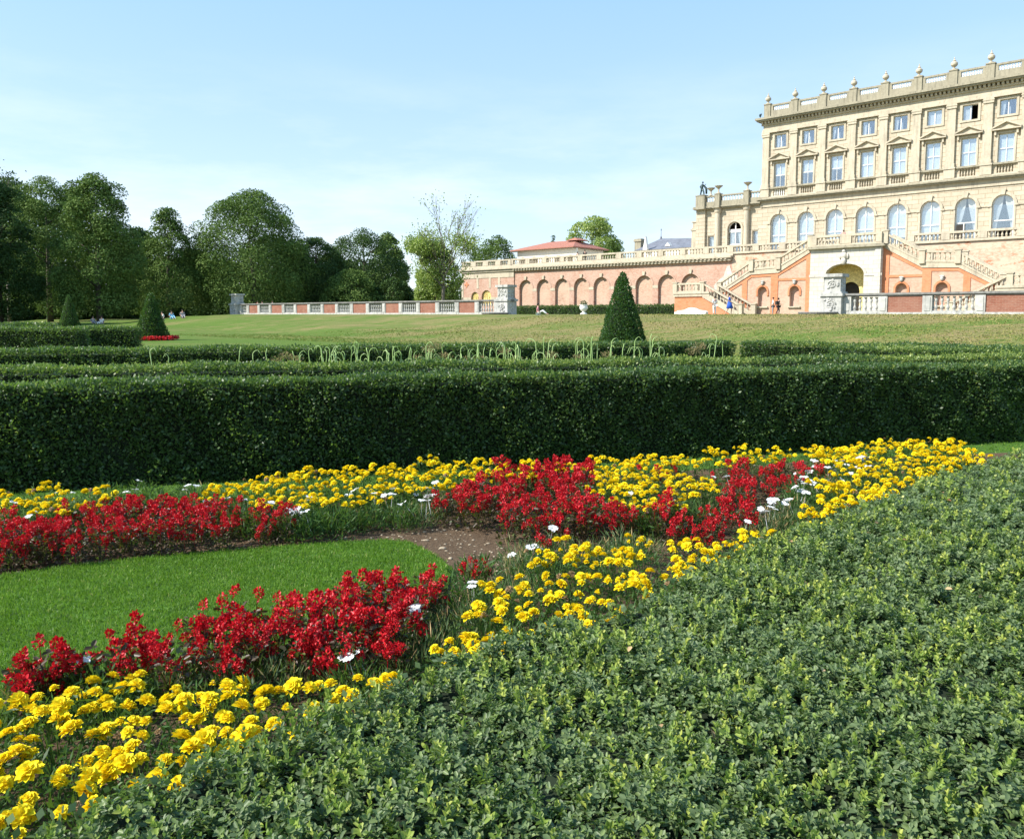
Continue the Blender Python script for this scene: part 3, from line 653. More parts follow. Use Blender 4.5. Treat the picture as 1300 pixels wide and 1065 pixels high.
def red_head(seed):
    g = np.random.default_rng(seed); n = 50; c = norm(g.normal(size=(n, 3))) * np.array([0.026, 0.026, 0.036]) * g.uniform(.5, 1, (n, 1))
    c[:, 2] += 0.02
    A = norm(c - np.array([0, 0, 0.0]) + g.normal(size=(n, 3)) * 0.02 + np.array([0, 0, .01])); N = norm(A * 0.6 + g.normal(size=(n, 3)))
    sz = g.uniform(.012, .019, n); V, Fc, T = leaf_fold(c, A, N, sz, sz * 0.95, np.clip(g.normal(0.5, .25, n), 0, 1), 0.2)
    # the stalk under it
    V2, F2, T2 = leaf_quads(np.array([[0, 0, -0.10], [0, 0, -0.10]]), np.array([[0, 0, 1.0]] * 2), np.array([[1.0, 0, 0], [0, 1.0, 0]]), np.array([.13, .13]), np.array([.005, .005]), np.array([0., 0.]))
    V, Fc, T = joinq([(V, Fc, T), (V2, F2, T2)]); return mesh_np('flower_head', V, Fc, T, M['petal_r'])
BR = [red_head(300 + i) for i in range(5)]
def red_fol(seed):
    g = np.random.default_rng(seed); n = 130; a = g.uniform(0, 2 * PI, n); q = np.sqrt(g.random(n)); z = g.random(n) * 0.27
    P = np.stack([np.cos(a) * q * .09, np.sin(a) * q * .09, z], -1)
    A = norm(np.stack([np.cos(a), np.sin(a), np.full(n, .5)], -1) + g.normal(size=(n, 3)) * .5); sz = g.uniform(.025, .045, n)
    p = [leaf_fold(P, A, norm(g.normal(size=(n, 3)) * .6 + np.array([0, 0, 1])), sz, sz * .6, np.clip(g.normal(.42, .25, n), 0, 1))]
    k = 9; a = g.uniform(0, 2 * PI, k); E = np.stack([np.cos(a) * .08, np.sin(a) * .08, g.uniform(.2, .3, k)], -1)
    p.append(leaf_quads(np.zeros((k, 3)), E, g.normal(size=(k, 3)), np.linalg.norm(E, axis=1), np.full(k, .008), np.full(k, .35)))
    V, Fc, T = joinq(p); return mesh_np('foliage', V, Fc, T, M['redleaf'])
FR = [red_fol(400 + i) for i in range(4)]
def white_head(seed):
    g = np.random.default_rng(seed); k = 9; a = np.linspace(0, 2 * PI, k, endpoint=False); dr = np.stack([np.cos(a), np.sin(a), np.full(k, .15)], -1)
    V, Fc, T = leaf_fold(dr * .002, norm(dr + g.normal(size=(k, 3)) * .1), norm(np.array([0, 0, 1.0]) + g.normal(size=(k, 3)) * .25), np.full(k, .026), np.full(k, .020), g.random(k), .12)
    V2, F2, T2 = leaf_quads(np.array([[0, 0, -.12], [0, 0, -.12]]), np.array([[0, 0, 1.0]] * 2), np.array([[1.0, 0, 0], [0, 1.0, 0]]), np.array([.12, .12]), np.array([.003, .003]), np.array([0., 0.]))
    V, Fc, T = joinq([(V, Fc, T), (V2, F2, T2)]); return mesh_np('flower_head', V, Fc, T, M['petal_w'])
BW = [white_head(500 + i) for i in range(3)]
def tuft(seed):
    g = np.random.default_rng(seed); n = 260; a = g.uniform(0, 2 * PI, n); q = np.sqrt(g.random(n)); r = .11
    P = np.stack([np.cos(a) * q * r, np.sin(a) * q * r, g.random(n) ** 1.3 * .13], -1)
    A = norm(np.stack([np.cos(a) * q * .6, np.sin(a) * q * .6, np.ones(n)], -1) + g.normal(size=(n, 3)) * .38); sz = g.uniform(.035, .075, n)
    t = np.clip(g.normal(.38, .2, n), 0, 1); dead = (g.random(n) < .22) & (P[:, 2] > .05); t[dead] = g.uniform(.8, 1, dead.sum())
    V, Fc, T = leaf_quads(P, A, g.normal(size=(n, 3)), sz, np.full(n, .0058), t); return mesh_np('foliage', V, Fc, T, M['dianthus'])
FW = [tuft(600 + i) for i in range(4)]

def plant_yellow(x, y, label, group, heads=7, s=1.0, mute=False):
    r = thing('marigold_plant', label, 'flower plant', (x, y, 0.006), random.uniform(0, 6.28), group); r.scale = (s, s, s)
    link('foliage', random.choice(FY), r)
    ok = []
    for k in range(heads * 3):
        a = random.uniform(0, 6.28); q = math.sqrt(random.random()) * 0.13; p = (q * math.cos(a), q * math.sin(a))
        if any((p[0] - b[0]) ** 2 + (p[1] - b[1]) ** 2 < 0.0020 for b in ok): continue
        ok.append(p)
        if len(ok) > heads: break
        o = link('flower_head', random.choice(BYS), r, (p[0], p[1], 0.235 + random.uniform(-.03, .035) - q * .25), random.uniform(0, 6.28))
        o.rotation_euler = (random.gauss(0, .28), random.gauss(0, .28), random.uniform(0, 6.28))
        k_ = random.uniform(.72, 1.12); o.scale = (k_, k_, k_)
def plant_red(x, y, label, group, heads=9, s=1.0):
    r = thing('red_bedding_plant', label, 'flower plant', (x, y, 0.006), random.uniform(0, 6.28), group); r.scale = (s, s, s)
    link('foliage', random.choice(FR), r)
    for k in range(heads):
        a = random.uniform(0, 6.28); q = math.sqrt(random.random()) * 0.10
        o = link('flower_head', random.choice(BR), r, (q * math.cos(a), q * math.sin(a), random.uniform(.17, .35) - q * .4), random.uniform(0, 6.28))
        o.rotation_euler = (random.gauss(0, .25), random.gauss(0, .25), random.uniform(0, 6.28))
        k_ = random.uniform(.75, 1.15); o.scale = (k_, k_, k_)
FG = [fern_mesh(700 + i, n=300, h=0.19, r=0.12, L=0.05, W=0.008, up=0.9) for i in range(3)]
def plant_white(x, y, label, group, heads=1, s=1.0, lush=False):
    r = thing('white_flowered_plant', label, 'flower plant', (x, y, 0.006), random.uniform(0, 6.28), group); r.scale = (s, s, s)
    link('foliage', random.choice(FG if lush else FW), r)
    for k in range(heads):
        a = random.uniform(0, 6.28); q = random.uniform(0, .09)
        o = link('flower_head', random.choice(BW), r, (q * math.cos(a), q * math.sin(a), random.uniform(.18, .22)), 0)
        o.rotation_euler = (random.gauss(.1, .25), random.gauss(0, .25), random.uniform(0, 6.28)); k_ = random.uniform(.8, 1.25); o.scale = (k_, k_, k_)
def region(px, z): return [G(x, y, z) for x, y in px]

ZY, ZR, ZW = 0.21, 0.15, 0.10
YEL = [
 ('yellow marigold at the lower left corner of the picture', [(-120, 925), (0, 896), (60, 880), (150, 866), (290, 878), (380, 878), (470, 856), (482, 880), (440, 915), (380, 945), (250, 985), (100, 1045), (-60, 1075), (-160, 1010)], 0.15, 7),
 ('yellow marigold in the middle drift beside the box hedge', [(612, 790), (630, 745), (665, 712), (730, 690), (800, 680), (850, 690), (880, 700), (970, 680), (972, 692), (880, 728), (830, 752), (800, 776), (740, 792), (690, 800), (610, 800)], 0.18, 7),
 ('yellow marigold in the small clump at the box hedge edge below the middle drift', [(540, 826), (600, 810), (640, 808), (640, 826), (600, 838), (560, 846)], 0.15, 7),
 ('yellow marigold in the strip at the left edge before the tall hedge', [(-140, 652), (0, 632), (60, 624), (128, 622), (130, 640), (60, 655), (0, 664), (-140, 680)], 0.22, 8),
 ('yellow marigold in the long back strip left of the big red patch', [(250, 622), (330, 606), (480, 596), (560, 590), (680, 592), (676, 604), (600, 612), (520, 626), (430, 642), (340, 648), (300, 640)], 0.20, 9),
 ('yellow marigold in the pocket surrounded by red flowers', [(760, 612), (790, 600), (850, 604), (890, 606), (900, 622), (870, 642), (820, 646), (770, 640), (752, 628)], 0.19, 9),
 ('yellow marigold in the back row near the tall hedge', [(690, 598), (760, 588), (860, 580), (960, 574), (1050, 572), (1045, 580), (960, 586), (860, 592), (780, 600)], 0.22, 9),
 ('yellow marigold in the right hand drift running along the box hedge', [(1050, 572), (1150, 562), (1205, 566), (1255, 580), (1200, 598), (1130, 622), (1080, 650), (1020, 670), (1022, 650), (1060, 625), (1030, 612), (1060, 598), (1045, 585)], 0.20, 9),
]
RED = [
 ('red bedding plant in the left back patch', [(-140, 700), (0, 680), (60, 662), (150, 648), (250, 644), (320, 650), (370, 660), (372, 672), (300, 677), (200, 683), (120, 692), (0, 700), (-140, 720)], 0.13, 1.0),
 ('red bedding plant in the big central patch', [(552, 648), (590, 620), (640, 606), (700, 598), (745, 598), (752, 612), (735, 638), (760, 652), (850, 650), (858, 662), (780, 668), (700, 673), (665, 668), (620, 656), (575, 648)], 0.15, 1.12),
 ('red bedding plant in the arm at the right, behind the middle marigolds', [(925, 600), (1050, 594), (1040, 606), (985, 622), (955, 638), (950, 664), (925, 668), (915, 640)], 0.16, 0.95),
 ('red bedding plant in a loose clump near the centre', [(870, 656), (905, 650), (908, 678), (868, 686), (830, 682)], 0.16, 0.9),
 ('red bedding plant in the front left drift beside the small lawn', [(110, 850), (150, 832), (230, 815), (300, 800), (400, 780), (470, 755), (520, 748), (556, 738), (556, 756), (525, 792), (500, 836), (440, 852), (360, 856), (250, 860), (140, 868)], 0.122, 1.12),
 ('thin red bedding plant at the ragged left end of the front drift', [(20, 862), (90, 850), (100, 862), (40, 882)], 0.17, 0.85),
]
WHI = [
 ('grey green plant with white flowers behind the bare soil strip', [(255, 652), (380, 655), (540, 632), (556, 650), (540, 656), (420, 670), (395, 676), (300, 668)], 0.13, 0.45),
 ('grey green plant with faded tips between the front red flowers and the box hedge', [(440, 862), (500, 842), (520, 800), (570, 765), (600, 740), (650, 720), (668, 735), (620, 800), (560, 830), (540, 850), (500, 880), (470, 895)], 0.14, 0.22),
 ('grey green plant with brown seedheads in front of the red drift', [(-120, 910), (-20, 880), (80, 868), (150, 862), (300, 858), (440, 850), (450, 866), (300, 872), (150, 878), (0, 902), (-120, 930)], 0.14, 0.12),
 ('grey green plant with white flowers between the red patch and the marigold pocket', [(735, 632), (760, 640), (820, 656), (880, 648), (905, 620), (915, 640), (880, 665), (800, 668), (740, 655)], 0.17, 0.35),
 ('white flowered plant among the right hand marigolds', [(1010, 608), (1050, 598), (1100, 592), (1110, 606), (1060, 622), (1020, 640), (960, 664), (950, 690), (990, 680), (1010, 660)], 0.14, 1.0),
 ('grey green plant with white flowers at the left back edge', [(-120, 672), (0, 656), (130, 632), (250, 626), (260, 640), (130, 655), (0, 676), (-120, 700)], 0.2, 0.3),
 ('grey green plant with white flowers in front of the big red patch', [(640, 706), (700, 696), (800, 686), (860, 688), (800, 700), (700, 712), (650, 722)], 0.16, 0.3),
]
cnt = [0, 0, 0]
for lab, px, sp, hd in YEL:
    for x, y in scatter(region(px, ZY), sp): plant_yellow(x, y, lab, 'marigolds: ' + lab[16:], heads=hd + random.randint(-1, 4), s=random.uniform(.9, 1.12)); cnt[0] += 1
for lab, px, sp, s in RED:
    for x, y in scatter(region(px, ZR), sp): plant_red(x, y, lab, 'red flowers: ' + lab[-34:].strip(), heads=10 + random.randint(-3, 2), s=s * random.uniform(.62, .86)); cnt[1] += 1
for lab, px, sp, wp in WHI:
    for x, y in scatter(region(px, ZW), sp): plant_white(x, y, lab, 'pale plants: ' + lab[:60], heads=random.choice((1, 1, 2, 3)) if random.random() < wp else 0, s=random.uniform(.9, 1.2), lush=(random.random() < (.75 if 'bare soil' in lab or 'back edge' in lab or 'pocket' in lab else .15))); cnt[2] += 1
# strays
for px, py in [(852, 600), (835, 606), (812, 604), (600, 730), (612, 726), (690, 693), (905, 612), (940, 590), (60, 868), (44, 872), (98, 862)]:
    x, y = G(px, py, ZR); plant_red(x, y, 'red bedding plant standing alone among paler plants', 'stray red plants', heads=7, s=.65 if py < 800 else .95)
print('plants', cnt)

# curling stems behind the low hedge
def scape(x, y, h, seed):
    g = random.Random(seed); b = MB(); a = g.uniform(0, 6.28) ; R_ = g.uniform(.05, .10); pts = [(0, 0, 0), (g.uniform(-.02, .02), 0, h * .5), (g.uniform(-.03, .03), g.uniform(-.02, .02), h - R_)]
    hk = g.uniform(.45, .85); ln_ = g.uniform(-.10, .10); pts = [(ln_ * (z / h) ** 2 + x, y, z) for x, y, z in pts]; side = 1 if g.random() < .5 else -1; a = g.uniform(-.6, .6)
    if g.random() < .78:
        bx, by, bz = pts[-1]
        for k in range(1, 8):
            t = k / 7 * PI * hk; q = R_ * (1 - math.cos(t)); pts.append((bx + side * q * math.cos(a), by + q * math.sin(a), bz + R_ * math.sin(t) - (0.03 * max(0, k - 5))))
    else: pts.append((pts[-1][0] + .02 * side, pts[-1][1], h))
    b.tube(pts, [.0065] * 3 + [.006 - .0004 * k for k in range(len(pts) - 3)], 5)
    me = b.mesh('stem', M['scape'], smooth=True); me.attributes.new('tint', 'FLOAT', 'FACE').data.foreach_set('value', [g.random()] * len(me.polygons))
    o = link('curling_stem', me, None, (x, y, 0)); tag(o, 'pale green curling flower stem rising behind the low yellow-green hedge', 'plant', 'curling stems behind the hedge')
sx = [196, 211, 322, 345, 300, 375, 384, 398, 372, 410] + [random.uniform(410, 700) for _ in range(84)] + [random.uniform(700, 860) for _ in range(30)] + [random.uniform(895, 930) for _ in range(7)]
for i, px in enumerate(sx):
    Y = random.uniform(11.6, 14.0); x = D(px, 450, Y)[0]; top = random.triangular(430, 458, 448) if i > 9 else random.uniform(436, 450)
    if i > 9 and px > 610 and random.random() < .4: top = random.uniform(424, 438)
    scape(x, Y, max(.7, D(px, top, Y)[2]), 900 + i)
def seedhead(x, y, h, seed):
    g = np.random.default_rng(seed); n = 150; c = norm(g.normal(size=(n, 3))) * np.array([.13, .10, .07]) * g.uniform(.3, 1, (n, 1)) + np.array([0, 0, h])
    p = [leaf_quads(c, norm(c - np.array([0, 0, h - .1])), g.normal(size=(n, 3)), g.uniform(.02, .04, n), np.full(n, .012), np.clip(g.normal(.6, .2, n), 0, 1))]
    k = 7; E = np.stack([g.normal(0, .05, k), g.normal(0, .05, k), np.full(k, h)], -1); p.append(leaf_quads(np.zeros((k, 3)), E, g.normal(size=(k, 3)), np.full(k, h), np.full(k, .01), np.full(k, .2)))
    V, Fc, T = joinq(p); o = link('seedhead_plant', mesh_np('seedhead_plant', V, Fc, T, M['seed']), None, (x, y, 0)); tag(o, 'brownish seedhead clump among the curling stems', 'plant', 'brown seedhead clumps')
for i, (px, py) in enumerate([(362, 452), (375, 456), (350, 458), (545, 444), (565, 452), (530, 456), (553, 440), (640, 447), (655, 456), (888, 440), (880, 446), (610, 456), (700, 452), (770, 452), (590, 458), (735, 455)]):
    Y = 13.2 + (i % 3) * .3; p = D(px, py, Y); seedhead(p[0], Y, max(.75, p[2]), 50 + i)

# ------------------------------------------------------------------ cone topiaries
def cone(px, top, Y, z0, rad, label, seed, dens=900):
    g = np.random.default_rng(seed); X = D(px, 400, Y)[0]; h = D(px, top, Y)[2] - z0
    root = thing('cone_topiary', label, 'topiary', (X, Y, z0), 0)
    n = int(PI * rad * h * dens); t = g.random(n) ** 0.62; t = 1 - t; a = g.uniform(0, 2 * PI, n)
    r = rad * (1 - t) ** 0.92 + 0.05; r = r * (1 + .05 * np.sin(a * 3 + t * 9) + .04 * np.sin(a * 7 + t * 21 + 2)) + g.normal(0, .03, n)
    P = np.stack([r * np.cos(a), r * np.sin(a), t * h], -1); nv = np.stack([np.cos(a), np.sin(a), np.full(n, rad / h)], -1)
    A = norm(nv * .5 + np.array([0, 0, .6]) + g.normal(size=(n, 3)) * .5); N = norm(nv + g.normal(size=(n, 3)) * .6); L = .085 * g.uniform(.7, 1.4, n)
    V, Fc, T = leaf_quads(P, A, N, L, L * .6, np.clip(g.normal(.5, .22, n), 0, 1))
    link('foliage', mesh_np('cone_foliage', V, Fc, T, M['yew']), root)
    c = MB(); c.lathe([(rad * .93, 0.02), (rad * .46, h * .5), (.03, h * .96)], seg=20); c.build('dark_core', M['hedgecore'], root, smooth=True)  # solid cone whose dark colour stands in for shade behind the leaves
cone(790, 346, 40, 0.0, 1.13, 'large dark green cone topiary at the foot of the bank, right of the middle', 1)
cone(192, 372, 49, 0.0, 0.92, 'cone topiary ringed by red flowers on the left of the lawn', 2)
cone(88, 375, 74, 0.2, 0.86, 'small distant cone topiary at the far left in front of the dark trees', 3, 600)
def ring():
    g = np.random.default_rng(5); X = D(192, 400, 49)[0]; b = []
    n = 1500; a = g.uniform(0, 2 * PI, n); r = g.uniform(1.0, 1.55, n); c = np.stack([r * np.cos(a), r * np.sin(a) * .9, g.uniform(.06, .26, n)], -1)
    V, Fc, T = leaf_quads(c, g.normal(size=(n, 3)) + np.array([0, 0, .5]), g.normal(size=(n, 3)), np.full(n, .09), np.full(n, .08), g.random(n))
    o = link('red_flower_ring', mesh_np('red_flower_ring', V, Fc, T, M['petal_r']), None, (X, 49, 0)); tag(o, 'ring of small red flowers planted round the foot of the left cone topiary', 'flowers', kind='stuff')
ring()

# ------------------------------------------------------------------ trees
def limb_tree(b, base, h, rad, g, spread, nl=7, lean=(0, 0), start=.28):
    top = (base[0] + lean[0], base[1] + lean[1], base[2] + h)
    pts = [base, (base[0] + lean[0] * .3 + g.uniform(-.2, .2), base[1] + lean[1] * .3, base[2] + h * .35), (base[0] + lean[0] * .7 + g.uniform(-.3, .3), base[1] + lean[1] * .7, base[2] + h * .7), top]
    b.tube(pts, [rad * 1.25, rad * .8, rad * .45, rad * .08], 8)
    for i in range(nl):
        f = start + (0.85 - start) * i / nl; z = base[2] + h * f; a = g.uniform(0, 6.28); L = spread * g.uniform(.6, .95) * (1 - f * .5)
        p0 = (base[0] + lean[0] * f, base[1] + lean[1] * f, z); p1 = (p0[0] + math.cos(a) * L * .5, p0[1] + math.sin(a) * L * .5, z + L * .35); p2 = (p0[0] + math.cos(a) * L, p0[1] + math.sin(a) * L, z + L * .8)
        b.tube([p0, p1, p2], [rad * .38, rad * .22, rad * .05], 6)
def tree(label, px, Y, top, hw, base_py=None, mat='tree', seed=0, n=15000, leaf=.24, low=.10, shape='egg', trunk=.35, group=None, zb=None, lobes=80, dense=1.0, name='broadleaf_tree'):
    g = np.random.default_rng(seed); gr = random.Random(seed); X = D(px, 400, Y)[0]
    z0 = float(terrain(np.float64(X), np.float64(Y))) if zb is None else zb
    h = D(px, top, Y)[2] - z0; rw = hw * Y / F
    root = thing(name, label, 'tree', (X, Y, z0 - .05), 0, group)
    # lobes placed over an egg-shaped envelope
    t = np.linspace(0, 1, lobes); t = np.clip(t + g.normal(0, .04, lobes), 0, 1)
    if shape == 'egg': prof = np.sqrt(np.clip(1 - (2 * t ** .85 - 1) ** 2, 0.03, 1)) * (1.0 - .18 * t)
    elif shape == 'dome': prof = np.sqrt(np.clip(1 - (np.clip(t, .25, 1) - .25) ** 2 / .5625, 0.03, 1)) * np.where(t < .25, .8 + .8 * t, 1)
    else: prof = np.clip(1.15 - t, .08, 1) ** .75
    a = np.arange(lobes) * 2.39996 + g.normal(0, .3, lobes); zc = low * h + t * (h * (1 - low)) * .93
    n = int(n * 1.8); rl = rw * g.uniform(.16, .40, lobes) * (.55 + .45 * prof); rr = np.clip(rw * prof - rl * .8, 0, None) * g.uniform(.72, 1.08, lobes)
    C = np.stack([rr * np.cos(a), rr * np.sin(a), zc], -1)
    rl[-1] = rw * .36; C[-1] = (0, 0, h - rl[-1] * .8)
    if shape == 'dome':
        for q_ in range(1, 5): rl[-1 - q_] = rw * .30; C[-1 - q_] = (rw * .36 * math.cos(q_ * 1.7), rw * .36 * math.sin(q_ * 1.7), h - rw * .42)
    k = g.choice(lobes, n, p=(rl ** 2) / (rl ** 2).sum())
    dv = norm(g.normal(size=(n, 3)) + norm(np.stack([C[k, 0], C[k, 1], (C[k, 2] - h * .45) * .8], -1) + 1e-6) * .55 + np.array([0, 0, .55]))
    rad_ = rl[k] * (1 - .45 * g.random(n) ** 2.2)
    P = C[k] + dv * rad_[:, None] * np.array([1, 1, .82])
    P += np.sin(P[:, [2, 0, 1]] * 3.1 + g.uniform(0, 6, 3)) * .15 * leaf
    keep = (P[:, 2] > low * h * .5) & (P[:, 2] < h * 1.01); P = P[keep]; dv = dv[keep]; k = k[keep]; n = len(P)
    A = norm(dv * .5 + g.normal(size=(n, 3)) * .7 + np.array([0, 0, -.15])); N = norm(dv * 1.3 + np.array([0, 0, .25]) + g.normal(size=(n, 3)) * .35)
    L = leaf * g.uniform(.6, 1.3, n); lt = g.normal(0, .16, lobes)
    V, Fc, T = leaf_quads(P, A, N, L, L * .72, np.clip(.48 + lt[k] + g.normal(0, .14, n), 0, 1))
    link('crown', mesh_np('crown', V, Fc, T, M[mat]), root)
    b = MB(); limb_tree(b, (0, 0, 0), h * .86, trunk, gr, rw * .8, 9); b.build('trunk', M['bark'], root, smooth=True)
    return root

tree('tall dark tree standing beyond the left edge, shading the wood', -135, 96, 185, 70, seed=51, n=9000, mat='tree_dk', leaf=.5)
tree('second tall dark tree farther beyond the left edge', -92, 90, 140, 62, seed=52, n=9000, mat='tree_dk', leaf=.5)  # out of view; made this tall so its shadow reaches the wood
WB = 'trees of the wood on the left'
tree('dark tree cut by the left edge of the picture', 0, 92, 229, 52, seed=11, mat='tree_dk', n=20000, shape='dome')
tree('tree of yellowish foliage behind the dark left edge tree', 64, 112, 224, 58, seed=12, n=20000, mat='tree', shape='dome')
tree('tall round crowned green tree left of the white gap in the sky', 127, 97, 220, 56, seed=13, n=26000, mat='tree', lobes=120, shape='dome')
tree('smaller pointed tree between the two tall trees on the left', 216, 108, 264, 50, seed=14, n=14000, mat='tree', shape='cone')
tree('big broad dome shaped tree behind the left end of the low wall', 322, 112, 241, 80, seed=15, n=38000, mat='tree', shape='dome', lobes=120)
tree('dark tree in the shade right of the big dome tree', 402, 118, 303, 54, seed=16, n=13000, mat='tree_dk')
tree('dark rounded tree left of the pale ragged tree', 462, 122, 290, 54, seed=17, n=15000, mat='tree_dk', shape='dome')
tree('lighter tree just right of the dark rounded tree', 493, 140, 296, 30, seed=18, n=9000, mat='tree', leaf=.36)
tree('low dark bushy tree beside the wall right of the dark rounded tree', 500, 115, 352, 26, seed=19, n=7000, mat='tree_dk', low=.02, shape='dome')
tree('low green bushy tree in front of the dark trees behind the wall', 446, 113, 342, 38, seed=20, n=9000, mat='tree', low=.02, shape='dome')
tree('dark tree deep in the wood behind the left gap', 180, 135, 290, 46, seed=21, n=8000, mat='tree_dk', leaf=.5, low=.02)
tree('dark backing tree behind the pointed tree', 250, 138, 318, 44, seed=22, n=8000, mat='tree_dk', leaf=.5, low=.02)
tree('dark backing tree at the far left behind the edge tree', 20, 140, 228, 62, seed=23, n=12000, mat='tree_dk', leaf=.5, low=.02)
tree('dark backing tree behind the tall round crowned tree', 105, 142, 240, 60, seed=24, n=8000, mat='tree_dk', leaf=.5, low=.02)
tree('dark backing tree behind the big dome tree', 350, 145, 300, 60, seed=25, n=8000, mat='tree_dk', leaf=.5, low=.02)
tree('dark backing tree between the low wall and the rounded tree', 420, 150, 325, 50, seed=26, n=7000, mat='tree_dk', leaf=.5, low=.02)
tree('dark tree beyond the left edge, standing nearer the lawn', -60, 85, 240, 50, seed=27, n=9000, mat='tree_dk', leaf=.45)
tree('green tree left of the red roofed pavilion', 632, 150, 299, 30, seed=28, n=8000, mat='tree', low=.05, leaf=.3, shape='dome')
tree('mid green bushy tree between the ragged tree and the red roof', 616, 134, 310, 26, seed=44, n=6000, mat='tree', low=.02, shape='dome')
tree('dark green low tree behind the left corner of the terrace wall', 603, 140, 320, 24, seed=29, n=6000, mat='tree_dk', low=.05)
tree('small dark treetop above the ridge of the red roof', 702, 175, 299, 8, seed=30, n=1500, mat='tree_dk', low=.3)
tree('light yellow green tree rising behind the red roofed pavilion', 752, 165, 275, 42, seed=31, n=7000, mat='tree_lt', low=.45, shape='dome', leaf=.40, lobes=40)
tree('green low tree right behind the pavilion roof', 775, 150, 303, 18, seed=32, n=4000, mat='tree', low=.4)
for i, (px, Y) in enumerate([(-40, 160), (40, 165), (130, 170), (215, 165), (290, 170), (380, 172), (450, 175), (512, 185), (560, 190)]):
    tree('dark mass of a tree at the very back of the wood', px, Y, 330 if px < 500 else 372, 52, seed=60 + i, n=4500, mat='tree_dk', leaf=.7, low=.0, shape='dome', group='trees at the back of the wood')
# shrubs under the canopy
for i in range(16):
    px = -30 + i * 33 + random.uniform(-8, 8); Y = random.uniform(122, 128)
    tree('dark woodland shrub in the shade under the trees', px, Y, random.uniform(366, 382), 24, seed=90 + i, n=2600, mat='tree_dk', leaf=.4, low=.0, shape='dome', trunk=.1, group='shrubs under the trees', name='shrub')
# slender pine whose flat top shows at the top left
def branching(b, tips, p, d, L, r, depth, g, bend=.35):
    q = p + d * L; m = p + d * L * .5 + Vector((g.uniform(-1, 1), g.uniform(-1, 1), g.uniform(-.5, .5))) * L * .08
    b.tube([tuple(p), tuple(m), tuple(q)], [r, r * .82, r * .62], 5); tips.append((q, depth))
    if depth == 0: return
    for k in range(3 if depth > 3 else 2 + (g.random() < .35)):
        e = (d + Vector((g.gauss(0, bend), g.gauss(0, bend), g.gauss(.10, bend * .6)))).normalized()
        branching(b, tips, q, e, L * g.uniform(.62, .86), r * .6, depth - 1, g, bend)
def open_tree(label, px, Y, top, seed, leafn, mat, hgt_scale=1.0, zb=None, L0=.30, depth=6, leaf=.3, leaf_hi=.6, name='open_crowned_tree', base_r=.33, bare=.25):
    g = random.Random(seed); gn = np.random.default_rng(seed); X = D(px, 400, Y)[0]; z0 = float(terrain(np.float64(X), np.float64(Y))); h = D(px, top, Y)[2] - z0
    root = thing(name, label, 'tree', (X, Y, z0 - .05), 0); b = MB(); tips = []
    branching(b, tips, Vector((0, 0, 0)), Vector((0, 0, 1)), h * L0, base_r, depth, g)
    mx = max(t[0].z for t in tips); s = h / mx
    b.v = [(x * s, y * s, z * s) for x, y, z in b.v]
    b.build('trunk', M['twig'], root, smooth=True)
    T_ = np.array([tuple(t[0] * s) for t in tips if t[1] <= 3]); 
    w = np.where(T_[:, 2] > h * leaf_hi, bare, 1.0) * (1 + 1.2 * (T_[:, 2] < h * .55)); k = gn.choice(len(T_), leafn, p=w / w.sum())
    P = T_[k] + gn.normal(0, 1, (leafn, 3)) * np.array([.75, .75, .55]); 
    V, Fc, T = leaf_quads(P, gn.normal(size=(leafn, 3)), gn.normal(size=(leafn, 3)) + np.array([0, 0, 1]), leaf * gn.uniform(.6, 1.3, leafn), np.full(leafn, leaf * .7), np.clip(gn.normal(.5, .2, leafn), 0, 1))
    link('crown', mesh_np('crown', V, Fc, T, M[mat]), root); return root
def ragged_tree():
    g = random.Random(21); gn = np.random.default_rng(21); Y = 104; X = D(562, 400, Y)[0]; z0 = float(terrain(np.float64(X), np.float64(Y))); h = D(566, 247, Y)[2] - z0
    root = thing('open_crowned_tree', 'ragged pale green tree with bare branches at its top, left of the terrace wall', 'tree', (X, Y, z0 - .05)); b = MB(); tips = []
    b.tube([(0, 0, 0), (.1, 0, h * .2), (.25, 0, h * .42)], [.34, .27, .22], 8)
    for dx, dy, f in ((-.85, .2, .40), (-.5, -.3, .42), (-.15, .3, .42), (.12, -.2, .42), (.42, .2, .41), (.75, -.1, .38), (-1.2, 0, .28), (1.0, .3, .26), (.5, -.9, .30), (-.6, .9, .3)):
        d = Vector((dx * .75, dy * .75, 1)).normalized(); branching(b, tips, Vector((.25 * f, 0, h * f)), d, h * .22 * g.uniform(.75, 1.25), .12, 4, g, .22)
    mx = max(t[0].z for t in tips); s_ = h / mx; b.v = [(x * s_, y * s_, z * s_) for x, y, z in b.v]; b.build('trunk', M['twig'], root, smooth=True)
    T_ = np.array([tuple(t[0] * s_) for t in tips]); w = np.where(T_[:, 2] > h * .64, .05, np.where(T_[:, 2] > h * .48, .7, 1.8)) * (1 + 1.1 * (T_[:, 0] < 0)); n = 9500; k = gn.choice(len(T_), n, p=w / w.sum())
    P = T_[k] + gn.normal(0, 1, (n, 3)) * np.array([.55, .55, .4]); P[:, 2] -= np.where(P[:, 2] < h * .5, gn.uniform(0, h * .16, n), 0)
    V, Fc, T = leaf_quads(P, gn.normal(size=(n, 3)), gn.normal(size=(n, 3)) + np.array([0, 0, 1]), .26 * gn.uniform(.6, 1.3, n), np.full(n, .19), np.clip(gn.normal(.5, .2, n), 0, 1))
    link('crown', mesh_np('crown', V, Fc, T, M['tree_lt']), root)
ragged_tree()
tree('light green bushy tree at the foot of the ragged bare topped tree', 556, 108, 308, 33, seed=41, n=9000, mat='tree_lt', low=.02, leaf=.3, lobes=60)
open_tree('thin dark pine like treetop at the top left corner of the wood', 12, 118, 216, 8, 2600, 'tree_dk', leaf=.35, leaf_hi=.2, bare=1.0)

